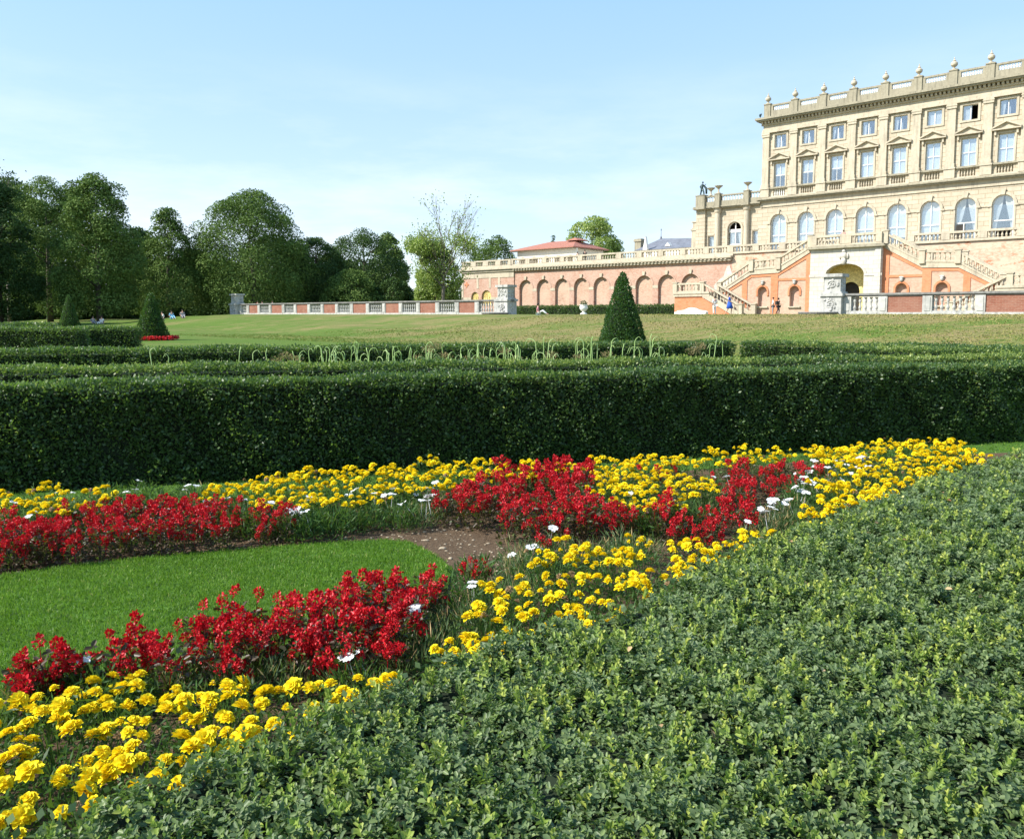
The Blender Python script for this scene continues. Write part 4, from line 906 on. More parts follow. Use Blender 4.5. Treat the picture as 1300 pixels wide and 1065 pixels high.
# ------------------------------------------------------------------ upper terrace and its arched wall
BAL = baluster_mesh(.62, .12, M['stone'], 8)
BALT = baluster_mesh(.60, .12, M['stone'], 6)
BALW = baluster_mesh(.86, .10, M['stone_g'], 8, True)
BALR = baluster_mesh(.56, .11, M['white'], 6)
BALS = baluster_mesh(.72, .10, M['stone'], 6)

def sect_bal(site, rail, pier, u0, u1, v, z0, secs, mesh, h=1.0, th=.34, pw=.55, step=.36, bh=.62):
    """level balustrade with piers; rail and pier are MB collectors"""
    rail.box(u0, u1, v - th / 2, v + th / 2, z0, z0 + .16); rail.box(u0, u1, v - th / 2 - .04, v + th / 2 + .04, z0 + .16 + bh, z0 + h)
    L = (u1 - u0) / secs
    for i in range(secs + 1):
        c = u0 + L * i; a, b_ = max(u0, c - pw / 2), min(u1, c + pw / 2)
        if b_ > a: pier.box(a, b_, v - th / 2 - .03, v + th / 2 + .03, z0 + .16, z0 + .16 + bh)
    for i in range(secs):
        a = u0 + L * i + pw / 2; b_ = u0 + L * (i + 1) - pw / 2; n = max(1, int((b_ - a) / step))
        for k in range(n): site.balusters([(mesh, (a + (k + .5) * (b_ - a) / n, v, z0 + .16))])

tw = Site('terrace_wall', 'long brick terrace wall with blind arches and a stone balustrade on top', 'wall', -60, 92, 1.5)
W_ = MB(); BK = MB()
for i in range(9):
    c = -80.0 + 3.51 * i
    lo = -82.3 if i == 0 else c - 1.755; hi = c + 1.755
    W_.arch(lo, hi, 1.4, 8.2, c, 1.31, 5.47, 92.0, 92.4)
    BK.box(c - 1.32, c + 1.32, 92.38, 92.5, 1.4, 6.9)
    k = MB(); k.prism([(c - .16, 6.78), (c + .16, 6.78), (c + .24, 7.3), (c - .24, 7.3)], 91.8, 92.02); tw.put(k, 'keystone', M['stone'])
    r = MB(); r.ring(c, 1.31, 1.52, 5.47, 91.95, 92.02); tw.put(r, 'arch_moulding', M['brick_pink'])
    if i < 8:
        s_ = MB(); s_.box(c + 1.33, c + 3.51 - 1.33, 91.96, 92.02, 5.05, 5.45); tw.put(s_, 'impost_block', M['stone'])
W_.box(-50.165, -40.0, 92.0, 92.6, 1.4, 8.2)
W_.box(-94.0, -40, 92.45, 93.2, 1.4, 8.9)
tw.put(W_, 'brick_wall', M['brick_pink']); tw.put(BK, 'arch_back', M['brick_pale'])
B2 = MB(); B2.box(-40.0, 8.0, 92.0, 92.9, 1.4, 9.0); B2.box(-46.2, -40.0, 91.985, 92.0, 6.9, 9.0)
tw.put(B2, 'limewashed_wall', M['brick_wash'])
# stain of white lime round the old fountain
pt = MB(); pp = [(-48.6, 5.2), (-47.9, 5.9), (-47.3, 6.3), (-46.9, 7.5), (-46.5, 7.6), (-46.2, 6.6), (-45.4, 6.3), (-44.9, 5.5), (-44.9, 4.2), (-48.4, 4.2)]; pt.prism(pp, 91.96, 91.995); tw.put(pt, 'limed_patch', M['stone_w'])
# left end bay in cream stone and brick with two golden grilles
E1 = MB()
for c, r, zs, lo, hi in [(-90.75, .82, 4.35, -93.7, -89.3), (-88.2, 1.05, 4.35, -89.3, -82.3)]:
    E1.arch(lo, hi, 1.4, 7.3, c, r, zs, 91.85, 92.4, zsill=3.0)
tw.put(E1, 'end_wall', M['brick_pink'])
E2 = MB(); E2.box(-93.75, -82.3, 91.78, 92.4, 7.3, 8.25); E2.box(-93.75, -93.35, 91.80, 91.86, 1.4, 7.3)
for c in (-90.1, -87.4, -85.4): E2.box(c - .22, c + .22, 91.8, 91.86, 5.7, 7.3)
E2.box(-93.7, -91.6, 91.8, 91.86, 3.9, 4.3); E2.box(-87.1, -82.3, 91.8, 91.86, 3.9, 4.3)
tw.put(E2, 'cream_bands', M['stone'])
for c, r in [(-90.75, .82), (-88.2, 1.05)]:
    g_ = MB(); g_.box(c - r, c + r, 92.2, 92.26, 3.0, 5.5)
    for k in range(5): g_.box(c - r + r * .4 * k + .1, c - r + r * .4 * k + .2, 92.1, 92.2, 3.0, 4.6)
    for k in range(4): g_.ring(c, r * (.25 + .22 * k) - .05, r * (.25 + .22 * k) + .03, 4.35, 92.1, 92.2)
    tw.put(g_, 'golden_grille', M['yellow'])
ro = MB(); 
for dx, dz in ((0, 0), (.35, 0), (-.35, 0), (0, .3), (0, -.3)): ro.ball((-92.6 + dx, 91.84, 6.35 + dz), (.2, .08, .2), 8, 4)
tw.put(ro, 'rosette', M['brick_orange'])
C1 = MB(); C1.box(-94.2, -46.1, 91.35, 92.6, 8.55, 8.78); C1.box(-94.0, -46.25, 91.6, 92.6, 8.2, 8.55); C1.box(-93.9, -46.0, 91.75, 93.3, 8.78, 9.06)
for k in range(int((82.3 - 46.4) / .55)): C1.box(-82.2 + k * .55, -81.95 + k * .55, 91.42, 91.62, 8.38, 8.55)
tw.put(C1, 'cornice', M['stone'])
C2 = MB(); C2.box(-46.0, 8, 91.8, 92.9, 9.0, 9.1); tw.put(C2, 'string_course', M['stone'])
rl = MB(); pr = MB()
sect_bal(tw, rl, pr, -93.7, -82.9, 91.95, 9.06, 4, BALT, pw=1.1)
sect_bal(tw, rl, pr, -82.9, -33.2, 92.05, 9.07, 15, BALT, pw=.8)
sect_bal(tw, rl, pr, -25.8, 8.0, 92.05, 9.1, 10, BALT, pw=.8)
tw.put(rl, 'balustrade_rail', M['stone']); tw.put(pr, 'balustrade_pier', M['stone']); tw.finish()
fl = MB(); fl.box(-93.3, 12, 93.25, 150, 1.0, 9.0); o = fl.build('upper_terrace', M['stone'], None, (0, 0, 0)); o.rotation_euler = (0, 0, R(-42)); o['kind'] = 'structure'

# ------------------------------------------------------------------ double staircase
st = Site('double_staircase', 'grand double staircase with a white stone portal and orange brick flanks below the house', 'staircase', -29.55, 84, 1.5)
UC = -29.55
po = MB(); po.arch(UC - 3.55, UC + 3.55, 1.4, 8.3, UC, 1.9, 5.7, 83.5, 84.3, ry=1.0, n=16)
po.box(UC - 3.55, UC + 3.55, 84.3, 92, 8.0, 8.3); po.box(UC - 3.55, UC - 3.2, 84.3, 86, 1.4, 8.0); po.box(UC + 3.2, UC + 3.55, 84.3, 86, 1.4, 8.0)
st.put(po, 'portal', M['stone_w'])
bd = MB(); bd.box(UC - 3.62, UC - 1.95, 83.44, 83.5, 5.45, 5.7); bd.box(UC + 1.95, UC + 3.62, 83.44, 83.5, 5.45, 5.7); bd.box(UC + 2.95, UC + 3.5, 83.38, 83.5, 1.4, 8.2); bd.ring(UC, 1.9, 2.15, 5.7, 83.44, 83.5, .55, 16)
st.put(bd, 'portal_mouldings', M['stone_w'])
inn = MB(); inn.arch(UC - 3.2, UC + 3.2, 1.4, 8.0, UC - .1, .95, 4.0, 85.6, 85.9); inn.box(UC - 2.6, UC - 2.3, 84.3, 85.6, 1.4, 8); inn.box(UC + 2.3, UC + 2.6, 84.3, 85.6, 1.4, 8)
st.put(inn, 'inner_arch', M['yellow']); dk = MB(); dk.box(UC - 1.05, UC + 1.05, 86.2, 86.3, 1.4, 7); inb = MB(); inb.box(UC - 3.2, UC + 3.2, 84.3, 85.6, 7.7, 8.0); st.put(inb, 'ceiling', M['cream']); st.put(dk, 'doorway', M['frame_dk'])
cv = MB(); cv.prism([(UC - 2.2, 5.2), (UC + 2.2, 5.2), (UC + 2.2, 7.4), (UC - 2.2, 7.4)], 84.35, 84.45); 
ct = MB(); ct.ball((UC - .1, 83.4, 7.55), (.34, .2, .42), 10, 7); ct.ball((UC - .1, 83.36, 7.0), (.26, .18, .4), 10, 6); ct.ball((UC - .1, 83.36, 8.0), (.2, .16, .16), 8, 5)
for s_ in (-1, 1): ct.ball((UC - .1 + s_ * .36, 83.42, 7.5), (.14, .1, .3), 8, 5)
st.put(ct, 'carved_crest', M['stone_w'], smooth=True)
co = MB(); co.box(UC - 3.9, UC + 3.9, 83.1, 84.4, 8.3, 8.42); co.box(UC - 3.75, UC + 3.75, 83.3, 84.4, 8.42, 8.6); st.put(co, 'portal_cornice', M['stone_dk'])
dkk = MB(); dkk.box(UC - 3.55, UC + 3.55, 84.4, 92, 8.3, 8.62); st.put(dkk, 'upper_landing', M['stone'])
rl = MB(); pr = MB(); sect_bal(st, rl, pr, UC - 3.5, UC + 3.5, 83.65, 8.6, 2, BALS, h=1.12, bh=.72, pw=1.1, step=.34)
st.put(rl, 'portal_rail', M['stone']); st.put(pr, 'portal_pier', M['stone'])
def slopebal(rail, d0, z0, d1, z1, v, s, mesh=BALS, th=.3):
    """sloping parapet from (d0, floor z0) to (d1, floor z1)"""
    rail.prism([(UC + s * d0, z0), (UC + s * d1, z1), (UC + s * d1, z1 + .2), (UC + s * d0, z0 + .2)], v - th / 2, v + th / 2)
    rail.prism([(UC + s * d0, z0 + .90), (UC + s * d1, z1 + .90), (UC + s * d1, z1 + 1.1), (UC + s * d0, z0 + 1.1)], v - th / 2 - .04, v + th / 2 + .04)
    n = int(abs(d1 - d0) / .38)
    for k in range(n):
        f = (k + .5) / n; st.balusters([(mesh, (UC + s * (d0 + (d1 - d0) * f), v, z0 + (z1 - z0) * f + .19))])
def post(mb, d, z, v, s, h=1.22, w=.5):
    mb.box(UC + s * d - w / 2, UC + s * d + w / 2, v - w / 2, v + w / 2, z, z + h); mb.box(UC + s * d - w / 2 - .06, UC + s * d + w / 2 + .06, v - w / 2 - .06, v + w / 2 + .06, z + h, z + h + .1)
for s in (1, -1):
    fw = MB()
    for c, hw in ((5.35, .52), (8.95, .52)):
        lo, hi = (3.55, 7.2) if c < 7 else (7.2, 11.0)
        a, b_ = sorted((UC + s * lo, UC + s * hi)); fw.arch(a, b_, 1.4, 5.2, UC + s * c, hw, 4.1, 84.0, 84.5, zsill=2.45)
    fw.prism([(UC + s * d, z) for d, z in [(3.55, 5.2), (3.55, 8.2), (7.3, 6.05), (10.3, 5.95), (11.0, 5.55), (11.0, 5.2)]], 84.0, 84.5)
    fw.prism([(UC + s * d, z) for d, z in [(11.0, 1.4), (11.0, 5.55), (14.0, 3.85), (14.0, 1.4)]], 84.0, 84.5)
    st.put(fw, 'flank_wall', M['brick_pale'])
    bk = MB()
    for c in (5.35, 8.95): bk.box(UC + s * c - .6, UC + s * c + .6, 84.42, 84.6, 2.3, 4.9)
    st.put(bk, 'niche_back', M['brick_pink'])
    of = MB(); f0, f1 = 83.93, 84.01
    for d0, d1, z1a, z1b in [(3.55, 4.15, 8.17, 7.8), (7.2, 8.0, 6.05, 6.02), (10.75, 11.35, 5.7, 5.3)]:
        of.prism([(UC + s * d0, 1.4), (UC + s * d1, 1.4), (UC + s * d1, z1b), (UC + s * d0, z1a)], f0, f1)
    of.prism([(UC + s * d, z) for d, z in [(4.15, 7.83), (7.2, 6.1), (7.2, 5.75), (4.15, 7.45)]], f0 + .005, f1)
    of.prism([(UC + s * d, z) for d, z in [(8.0, 6.03), (10.3, 5.95), (10.75, 5.7), (10.75, 5.35), (10.3, 5.65), (8.0, 5.72)]], f0 + .005, f1)
    of.prism([(UC + s * d, z) for d, z in [(11.35, 5.36), (14.0, 3.86), (14.0, 3.5), (11.35, 5.0)]], f0 + .005, f1)
    of.prism([(UC + s * d, z) for d, z in [(4.15, 5.45), (7.2, 5.45), (7.2, 5.2), (4.15, 5.2)]], f0 + .005, f1)
    for c in (5.35, 8.95): of.ring(UC + s * c, .53, .72, 4.1, f0 - .03, f1, leg=.5)
    st.put(of, 'orange_brick_frame', M['brick_orange'])
    for c in (5.35, 8.95):
        k = MB(); k.ball((UC + s * c, 83.88, 4.98), (.17, .16, .24), 8, 6); k.ball((UC + s * c, 83.86, 5.2), (.26, .12, .1), 8, 5); st.put(k, 'keystone_mask', M['stone_g'], smooth=True)
        sl = MB(); sl.box(UC + s * c - .68, UC + s * c + .68, 83.8, 84.05, 2.3, 2.44); st.put(sl, 'niche_sill', M['stone'])
    # stone stringer carrying the steps, then the steps
    sg = MB()
    for P_ in ([(3.55, 8.2), (3.55, 8.72), (7.16, 6.72), (7.16, 6.07)], [(7.16, 6.06), (7.16, 6.6), (10.3, 6.5), (10.3, 5.96)], [(10.3, 5.97), (10.3, 6.5), (14.0, 4.25), (14.0, 3.87)]):
        sg.prism([(UC + s * d, z) for d, z in P_], 83.85, 84.55)
    st.put(sg, 'stringer', M['stone'])
    sp = MB()
    for d0, z0, d1, z1, n in ((3.55, 8.45, 7.16, 6.55, 12), (10.3, 6.4, 14.0, 4.1, 14)):
        for k in range(n):
            a = d0 + (d1 - d0) * k / n; b_ = d0 + (d1 - d0) * (k + 1) / n; z = z0 + (z1 - z0) * (k + .2) / n; x0, x1 = sorted((UC + s * a, UC + s * b_)); sp.box(x0, x1, 84.5, 86.6, 1.6, z)
    x0, x1 = sorted((UC + s * 7.16, UC + s * 10.3)); sp.box(x0, x1, 84.5, 86.6, 1.6, 6.4)
    x0, x1 = sorted((UC + s * 3.5, UC + s * 14)); 
    st.put(sp, 'steps', M['stone'])
    rr_ = MB(); slopebal(rr_, 3.6, 8.6, 7.16, 6.62, 83.95, s); slopebal(rr_, 7.16, 6.6, 10.2, 6.45, 83.95, s); slopebal(rr_, 10.2, 6.45, 14.0, 4.15, 83.95, s)
    slopebal(rr_, 3.6, 8.6, 7.16, 6.62, 86.6, s); slopebal(rr_, 10.2, 6.45, 14.0, 4.15, 86.6, s)
    slopebal(rr_, 14.9, 4.05, 10.5, 1.62, 81.6, s); slopebal(rr_, 14.2, 4.0, 9.9, 1.62, 83.6, s)
    slopebal(rr_, 15.0, 4.05, 18.4, 4.05, 81.6, s); 
    st.put(rr_, 'stair_parapet', M['stone'])
    for d, z, v in ((3.75, 8.55, 83.92), (7.16, 6.45, 83.92), (10.25, 6.35, 83.92), (14.05, 3.95, 83.92), (14.95, 3.95, 81.6), (18.4, 3.95, 81.6), (10.3, 1.45, 81.6), (9.7, 1.45, 83.6), (7.16, 6.45, 86.6), (10.25, 6.35, 86.6), (14.05, 3.95, 86.6), (18.4, 3.95, 86.6)):
        ps = MB(); post(ps, d, z, v, s); st.put(ps, 'newel_post', M['stone'])
    
    ld = MB(); x0, x1 = sorted((UC + s * 14.0, UC + s * 18.6)); ld.box(x0, x1, 81.4, 86.8, 3.6, 4.1); ld.box(x0 - .0, x1, 81.32, 81.4, 3.9, 4.12)
    st.put(ld, 'lower_landing', M['stone'])
    lb = MB(); lb.box(min(UC + s * 14.9, UC + s * 18.5), max(UC + s * 14.9, UC + s * 18.5), 81.55, 86.7, 1.4, 3.6); lb.prism([(UC + s * 14.9, 1.4), (UC + s * 14.9, 3.55), (UC + s * 10.9, 1.4)], 81.55, 83.4)
    st.put(lb, 'landing_base', M['brick_orange'])
    ls = MB(); ls.prism([(UC + s * 14.9, 3.5), (UC + s * 14.9, 4.12), (UC + s * 10.3, 1.62), (UC + s * 10.3, 1.4), (UC + s * 11.0, 1.4)], 81.42, 81.8); ls.prism([(UC + s * 14.9, 3.5), (UC + s * 14.9, 4.1), (UC + s * 9.8, 1.62), (UC + s * 9.8, 1.4), (UC + s * 11.0, 1.4)], 83.3, 83.8)
    st.put(ls, 'lower_stringer', M['stone'])
st.finish()
# white curved bench in front of the left landing
bn = MB(); cu = uv2w(-44.9, 80.0); prof = [(-1.9, 0), (-1.9, .28), (-1.7, .42), (-.9, .5), (-.4, .72), (0, .78), (.4, .72), (.9, .5), (1.7, .42), (1.9, .28), (1.9, 0)]
bn.prism(prof, -.25, .25); bn.box(-1.95, 1.95, -.5, -.25, 0, .3); o = bn.build('stone_bench', M['white'], None); o.location = (cu[0], cu[1], 1.56); o.rotation_euler = (0, 0, R(-42)); tag(o, 'low white curved stone bench against the orange brick left of the stairs', 'bench')

# ------------------------------------------------------------------ low balustrade wall at the top of the bank
def low_wall(label, u0, u1, start, seq, peds):
    """seq: list of ('s'|'b', u_a, u_b) stone balustrade or brick panel"""
    s = Site('balustrade_wall', label, 'wall', (u0 + u1) / 2, 51.2, 1.5)
    pl = MB(); pl.box(u0, u1, 50.95, 51.45, 1.35, 1.72); s.put(pl, 'plinth', M['stone_g'])
    cp = MB(); cp.box(u0, u1, 50.90, 51.50, 2.76, 2.88); cp.box(u0, u1, 50.98, 51.42, 2.68, 2.76); s.put(cp, 'coping', M['coping'])
    for k, a, b_ in seq:
        if k == 'b':
            q = MB(); q.box(a, b_, 51.03, 51.37, 1.72, 2.68); s.put(q, 'brick_panel', M['brick_red'])
        else:
            for c in (a, b_ - .52):
                q = MB(); q.box(c, c + .52, 50.96, 51.44, 1.72, 2.68); q.box(c + .1, c + .42, 50.93, 50.96, 1.8, 2.6); s.put(q, 'pier', M['stone_g'])
            n = max(3, int(round((b_ - a - 1.04) / .30)))
            for j in range(n): s.balusters([(BALW, (a + .52 + (j + .5) * (b_ - a - 1.04) / n, 51.2, 1.78))])
            q = MB(); q.box(a + .5, b_ - .5, 51.0, 51.4, 1.72, 1.80); s.put(q, 'balustrade_base', M['stone_g'])
    for a, b_, slab in peds:
        q = MB(); q.box(a, b_, 50.6, 51.8, 1.4, 2.78); q.box(a - .1, b_ + .1, 50.5, 51.9, 2.72, 2.9); q.box(a + .12, b_ - .12, 50.75, 51.65, 2.9, 3.92); q.box(a - .02, b_ + .02, 50.6, 51.8, 3.92, 4.12); q.box(a + .02, b_ - .02, 50.65, 51.75, 2.9, 3.0)
        s.put(q, 'pedestal', M['stone_g'])
        rf = MB(); rnd = random.Random(int(a * 10))
        for zc, hh in ((3.45, .34), (2.2, .36)):
            f0 = 50.74 if zc > 3 else 50.59; e0, e1 = (a + .25, b_ - .25); L = e1 - e0
            pts = [((a + b_) / 2 + math.cos(t) * L * .42 * (1 - t / 14), f0, zc + math.sin(t) * hh * .8 * (1 - t / 14)) for t in [k * .5 for k in range(22)]]; rf.tube(pts, .045, 5)
            for k in range(9): rf.ball((rnd.uniform(e0, e1), f0, zc + rnd.uniform(-hh, hh)), (rnd.uniform(.05, .12), .06, rnd.uniform(.05, .13)), 7, 4)
            fs = (b_ - .12) if zc > 3 else b_
            for k in range(9): rf.ball((fs, rnd.uniform(50.85, 51.55), zc + rnd.uniform(-hh, hh)), (.06, rnd.uniform(.05, .12), rnd.uniform(.05, .13)), 7, 4)
        s.put(rf, 'carved_relief', M['stone_g'], smooth=True)
        if slab:
            q = MB(); q.lathe([(1.0, 0), (1.15, .06), (1.2, .16), (1.15, .2), (1.05, .2)], (slab[0], slab[1], 1.55), 20); q.lathe([(1.35, 0), (1.35, .1)], (slab[0], slab[1], 1.47), 20); s.put(q, 'round_basin', M['coping'])
    s.finish(); return s
seq = []
bx = [-91.4, -89.1, -87.1, -84.05, -81.8, -78.8, -76.6, -73.55, -71.4, -68.3, -66.1, -62.95, -60.9, -57.8, -55.6, -52.45, -50.4, -47.5]
for i in range(len(bx) - 1): seq.append(('s' if i % 2 == 0 else 'b', bx[i], bx[i + 1]))
low_wall('long low wall of alternating red brick panels and stone balusters at the left, along the bank top', -92.6, -46.0, 0, seq, [(-93.0, -91.4, None), (-47.5, -46.1, (-46.9, 49.9))])
seq = [('s', -18.1, -15.45), ('b', -15.45, -13.5), ('s', -13.5, -10.25), ('b', -10.25, -8.1), ('s', -8.1, -5.0), ('b', -5.0, -2.8), ('s', -2.8, .3), ('b', .3, 2.5)]
low_wall('low wall of brick panels and stone balusters at the right, in front of the staircase', -19.3, 2.5, 0, seq, [(-19.35, -18.05, (-19.2, 49.9))])

# ------------------------------------------------------------------ the great house
hs = Site('country_house', 'large honey stone country house with rows of tall windows and urns along its roof', 'building', -28.5, 97, 9.0)
V0 = 97.0; BAY = 3.47; U0 = -42.65; NB = 9; LEFT = -44.9; RIGHT = U0 + BAY * (NB - .5) + .5
gw = MB(); uw = MB()
for k in range(NB):
    c = U0 + BAY * k; a = c - BAY / 2 if k else LEFT; b_ = c + BAY / 2 if k < NB - 1 else RIGHT
    gw.arch(a, b_, 9.0, 15.5, c, 1.0, 13.05, V0, V0 + .5, n=14)
    uw.box(a, c - .75, V0, V0 + .5, 15.5, 25.9); uw.box(c + .75, b_, V0, V0 + .5, 15.5, 25.9)
    for z0, z1 in ((15.5, 16.3), (17.08, 17.35), (20.28, 22.16), (23.74, 25.9)): uw.box(c - .75, c + .75, V0, V0 + .5, z0, z1)
    uw.box(c - .75, c + .75, V0 + .25, V0 + .5, 16.3, 17.08)
gw.box(LEFT, LEFT + .5, V0 + .5, V0 + 22, 9, 15.5); uw.box(LEFT, LEFT + .5, V0 + .5, V0 + 22, 15.5, 25.9)
gw.box(RIGHT - .5, RIGHT, V0 + .5, V0 + 22, 9, 15.5); uw.box(RIGHT - .5, RIGHT, V0 + .5, V0 + 22, 15.5, 25.9); gw.box(LEFT + .5, RIGHT - .5, V0 + 21.5, V0 + 22, 9, 15.5); uw.box(LEFT + .5, RIGHT - .5, V0 + 21.5, V0 + 22, 15.5, 25.9)
hs.put(gw, 'ground_floor_wall', M['ashlar']); hs.put(uw, 'upper_wall', M['ashlar'])
rm = MB(); rm.box(LEFT + .5, RIGHT - .5, V0 + 3.2, V0 + 3.3, 9, 25.8)
for z in (9.0, 15.3, 21.2, 25.6): rm.box(LEFT + .5, RIGHT - .5, V0 + .5, V0 + 3.2, z, z + .2)
for k in range(NB - 1): u = U0 + BAY * (k + .5); rm.box(u - .1, u + .1, V0 + .5, V0 + 3.2, 9.2, 25.6)
hs.put(rm, 'rooms', M['room'])
rf = MB(); rf.box(LEFT, RIGHT, V0 - .2, V0 + 22, 25.9, 26.0); rf.box(LEFT + 3, RIGHT - 3, V0 + 4, V0 + 18, 26.0, 26.3); hs.put(rf, 'roof', M['lead'])
# cornices
cn = MB(); cn.box(LEFT - .75, RIGHT + .75, V0 - .95, V0 + .3, 25.66, 25.9); cn.box(LEFT - .6, RIGHT + .6, V0 - .8, V0 + .3, 25.5, 25.66); cn.box(LEFT - .75, LEFT, V0 + .3, V0 + 22, 25.66, 25.9)
hs.put(cn, 'main_cornice', M['stone_dk'])
dn = MB()
for k in range(int((RIGHT - LEFT) / .42)): dn.box(LEFT - .1 + k * .42, LEFT + .12 + k * .42, V0 - .5, V0, 25.22, 25.5)
dn.box(LEFT - .2, RIGHT + .2, V0 - .22, V0, 25.02, 25.22); hs.put(dn, 'dentils', M['stone'])
ar = MB(); ar.box(LEFT - .1, RIGHT + .1, V0 - .34, V0, 24.05, 24.2); ar.box(LEFT - .05, RIGHT, V0 - .27, V0, 24.2, 24.5); ar.box(LEFT, RIGHT, V0 - .05, V0, 24.5, 25.02); hs.put(ar, 'architrave', M['stone'])
g2 = MB(); g2.box(LEFT - .45, RIGHT + .45, V0 - .7, V0, 15.85, 16.02); g2.box(LEFT - .3, RIGHT + .3, V0 - .5, V0, 15.68, 15.85); hs.put(g2, 'ground_cornice', M['stone_dk'])
g3 = MB(); g3.box(LEFT - .1, RIGHT, V0 - .12, V0, 15.0, 15.68); g3.box(LEFT - .1, RIGHT + .1, V0 - .25, V0, 16.02, 16.2); hs.put(g3, 'ground_frieze', M['stone'])
sc_ = MB(); sc_.box(LEFT - .1, RIGHT + .1, V0 - .22, V0, 17.16, 17.36); hs.put(sc_, 'sill_course', M['stone_dk'])
MINI = baluster_mesh(.76, .09, M['stone'], 6)
for k in range(NB + 1):
    u = U0 + BAY * (k - .5) if k else LEFT + .45
    if k == NB: u = RIGHT - .45
    p = MB(); p.box(u - .42, u + .42, V0 - .26, V0, 17.36, 24.05); p.box(u - .5, u + .5, V0 - .34, V0, 17.36, 17.75); p.box(u - .5, u + .5, V0 - .36, V0, 23.55, 24.04); p.box(u - .54, u + .54, V0 - .40, V0, 23.8, 23.92)
    p.box(u - .55, u + .55, V0 - .30, V0, 16.2, 17.16); p.box(u - .6, u + .6, V0 - .38, V0 - .0, 17.17, 17.35)
    hs.put(p, 'pilaster', M['stone'])
for k in range(NB):
    c = U0 + BAY * k
    # arched ground floor window surround
    q = MB(); q.ring(c, 1.0, 1.28, 13.05, V0 - .12, V0, n=14, leg=.0); q.box(c - 1.42, c - 1.02, V0 - .15, V0, 12.85, 13.05); q.box(c + 1.02, c + 1.42, V0 - .15, V0, 12.85, 13.05)
    q.box(c - 1.18, c - 1.0, V0 - .06, V0, 9.0, 12.85); q.box(c + 1.0, c + 1.18, V0 - .06, V0, 9.0, 12.85); q.prism([(c - .14, 14.0), (c + .14, 14.0), (c + .24, 14.6), (c - .24, 14.6)], V0 - .24, V0 - .1)
    q.box(c + 1.42, c + BAY - 1.42, V0 - .10, V0, 12.88, 13.02); hs.put(q, 'arch_surround', M['stone'])
    w = MB(); w.ring(c, .9, 1.0, 13.05, V0 + .3, V0 + .4, n=14); w.box(c - 1.0, c - .9, V0 + .3, V0 + .4, 9.1, 13.05); w.box(c + .9, c + 1.0, V0 + .3, V0 + .4, 9.1, 13.05); w.box(c - .9, c + .9, V0 + .3, V0 + .4, 11.35, 11.45); w.box(c - .9, c + .9, V0 + .3, V0 + .4, 9.1, 9.3)
    if k < 6: w.box(c - .03, c + .03, V0 + .31, V0 + .39, 9.3, 13.95)
    wo = hs.put(w, 'window', M['white'])
    p = MB(); p.box(c - .9, c + .9, V0 + .34, V0 + .36, 9.3 if k != 7 else 10.6, 13.05); n = 14
    p.add([(c + .9 * math.cos(PI * i / n), V0 + .35, 13.05 + .9 * math.sin(PI * i / n)) for i in range(n + 1)], [tuple(range(n + 1))]); hs.put(p, 'pane', M['glass'], wo)
    if k < 6:
        bl = MB()
        zlo = 10.55 if k < 2 else 10.25
        for j in range(int((14.0 - zlo) / .30)): bl.box(c - .93, c + .93, V0 + .48 + .02 * (j % 2), V0 + .5 + .02 * (j % 2), zlo + j * .30, zlo + j * .30 + .31)
        hs.put(bl, 'blind', M['blind'], wo)
    else:
        for s_ in (-1, 1):
            cu = MB(); prof_ = [(.95, 14.0), (.05, 14.0), (.10, 13.3), (.28, 12.3), (.50, 11.4), (.62, 10.6), (.66, 9.2), (.95, 9.2)]
            if s_ == 1: prof_ = [(.95, 14.0), (.05, 14.0), (.2, 13.0), (.42, 12.0), (.62, 11.2), (.74, 10.4), (.78, 9.2), (.95, 9.2)]
            cu.prism([(c + s_ * a, z) for a, z in prof_], V0 + .5, V0 + .56); hs.put(cu, 'curtain', M['curtain'], wo)
        if k == 6:
            cs = MB(); cs.box(c - .9, c - .05, V0 + .12, V0 + .17, 9.3, 11.35); op = MB(); op.box(c - .85, c - .12, V0 + .1, V0 + .12, 9.4, 11.25); hs.put(op, 'casement_dark_sheet', M['frame_dk'], wo)  # dark inside the opened half, put in as a near-black sheet
            f = MB(); f.box(c - .16, c - .08, V0 + .05, V0 + .3, 9.3, 11.35); hs.put(f, 'casement_frame', M['white'], wo)
    # balustraded panel under the first floor window
    for j in range(5): hs.balusters([(MINI, (c - .56 + .28 * j, V0 + .1, 16.31))])
    # first floor window with pediment
    q = MB(); q.box(c - .92, c - .73, V0 - .08, V0, 17.36, 20.3); q.box(c + .73, c + .92, V0 - .08, V0, 17.36, 20.3); q.box(c - .92, c + .92, V0 - .08, V0, 20.3, 20.5)
    hs.put(q, 'window_surround', M['stone'])
    pd = MB(); pd.prism([(c - 1.22, 20.72), (c + 1.22, 20.72), (c + 1.22, 20.84), (c, 21.5), (c - 1.22, 20.84)], V0 - .22, V0); 
    for s_ in (-1, 1):
        pd.prism([(c, 21.38), (c, 21.56), (c + s_ * 1.36, 20.9), (c + s_ * 1.36, 20.74)], V0 - .48, V0 - .2); pd.box(c + s_ * 1.0 - .09, c + s_ * 1.0 + .09, V0 - .3, V0, 20.15, 20.7)
    pd.box(c - 1.34, c + 1.34, V0 - .48, V0, 20.62, 20.74); hs.put(pd, 'pediment', M['stone'])
    w = MB(); w.box(c - .73, c - .65, V0 + .22, V0 + .32, 17.36, 20.28); w.box(c + .65, c + .73, V0 + .22, V0 + .32, 17.36, 20.28); w.box(c - .65, c + .65, V0 + .22, V0 + .32, 18.75, 18.83); w.box(c - .65, c + .65, V0 + .22, V0 + .32, 20.2, 20.28); w.box(c - .65, c + .65, V0 + .22, V0 + .32, 17.36, 17.44)
    w.box(c - .02, c + .02, V0 + .23, V0 + .31, 17.44, 20.2); wo = hs.put(w, 'window', M['white'])
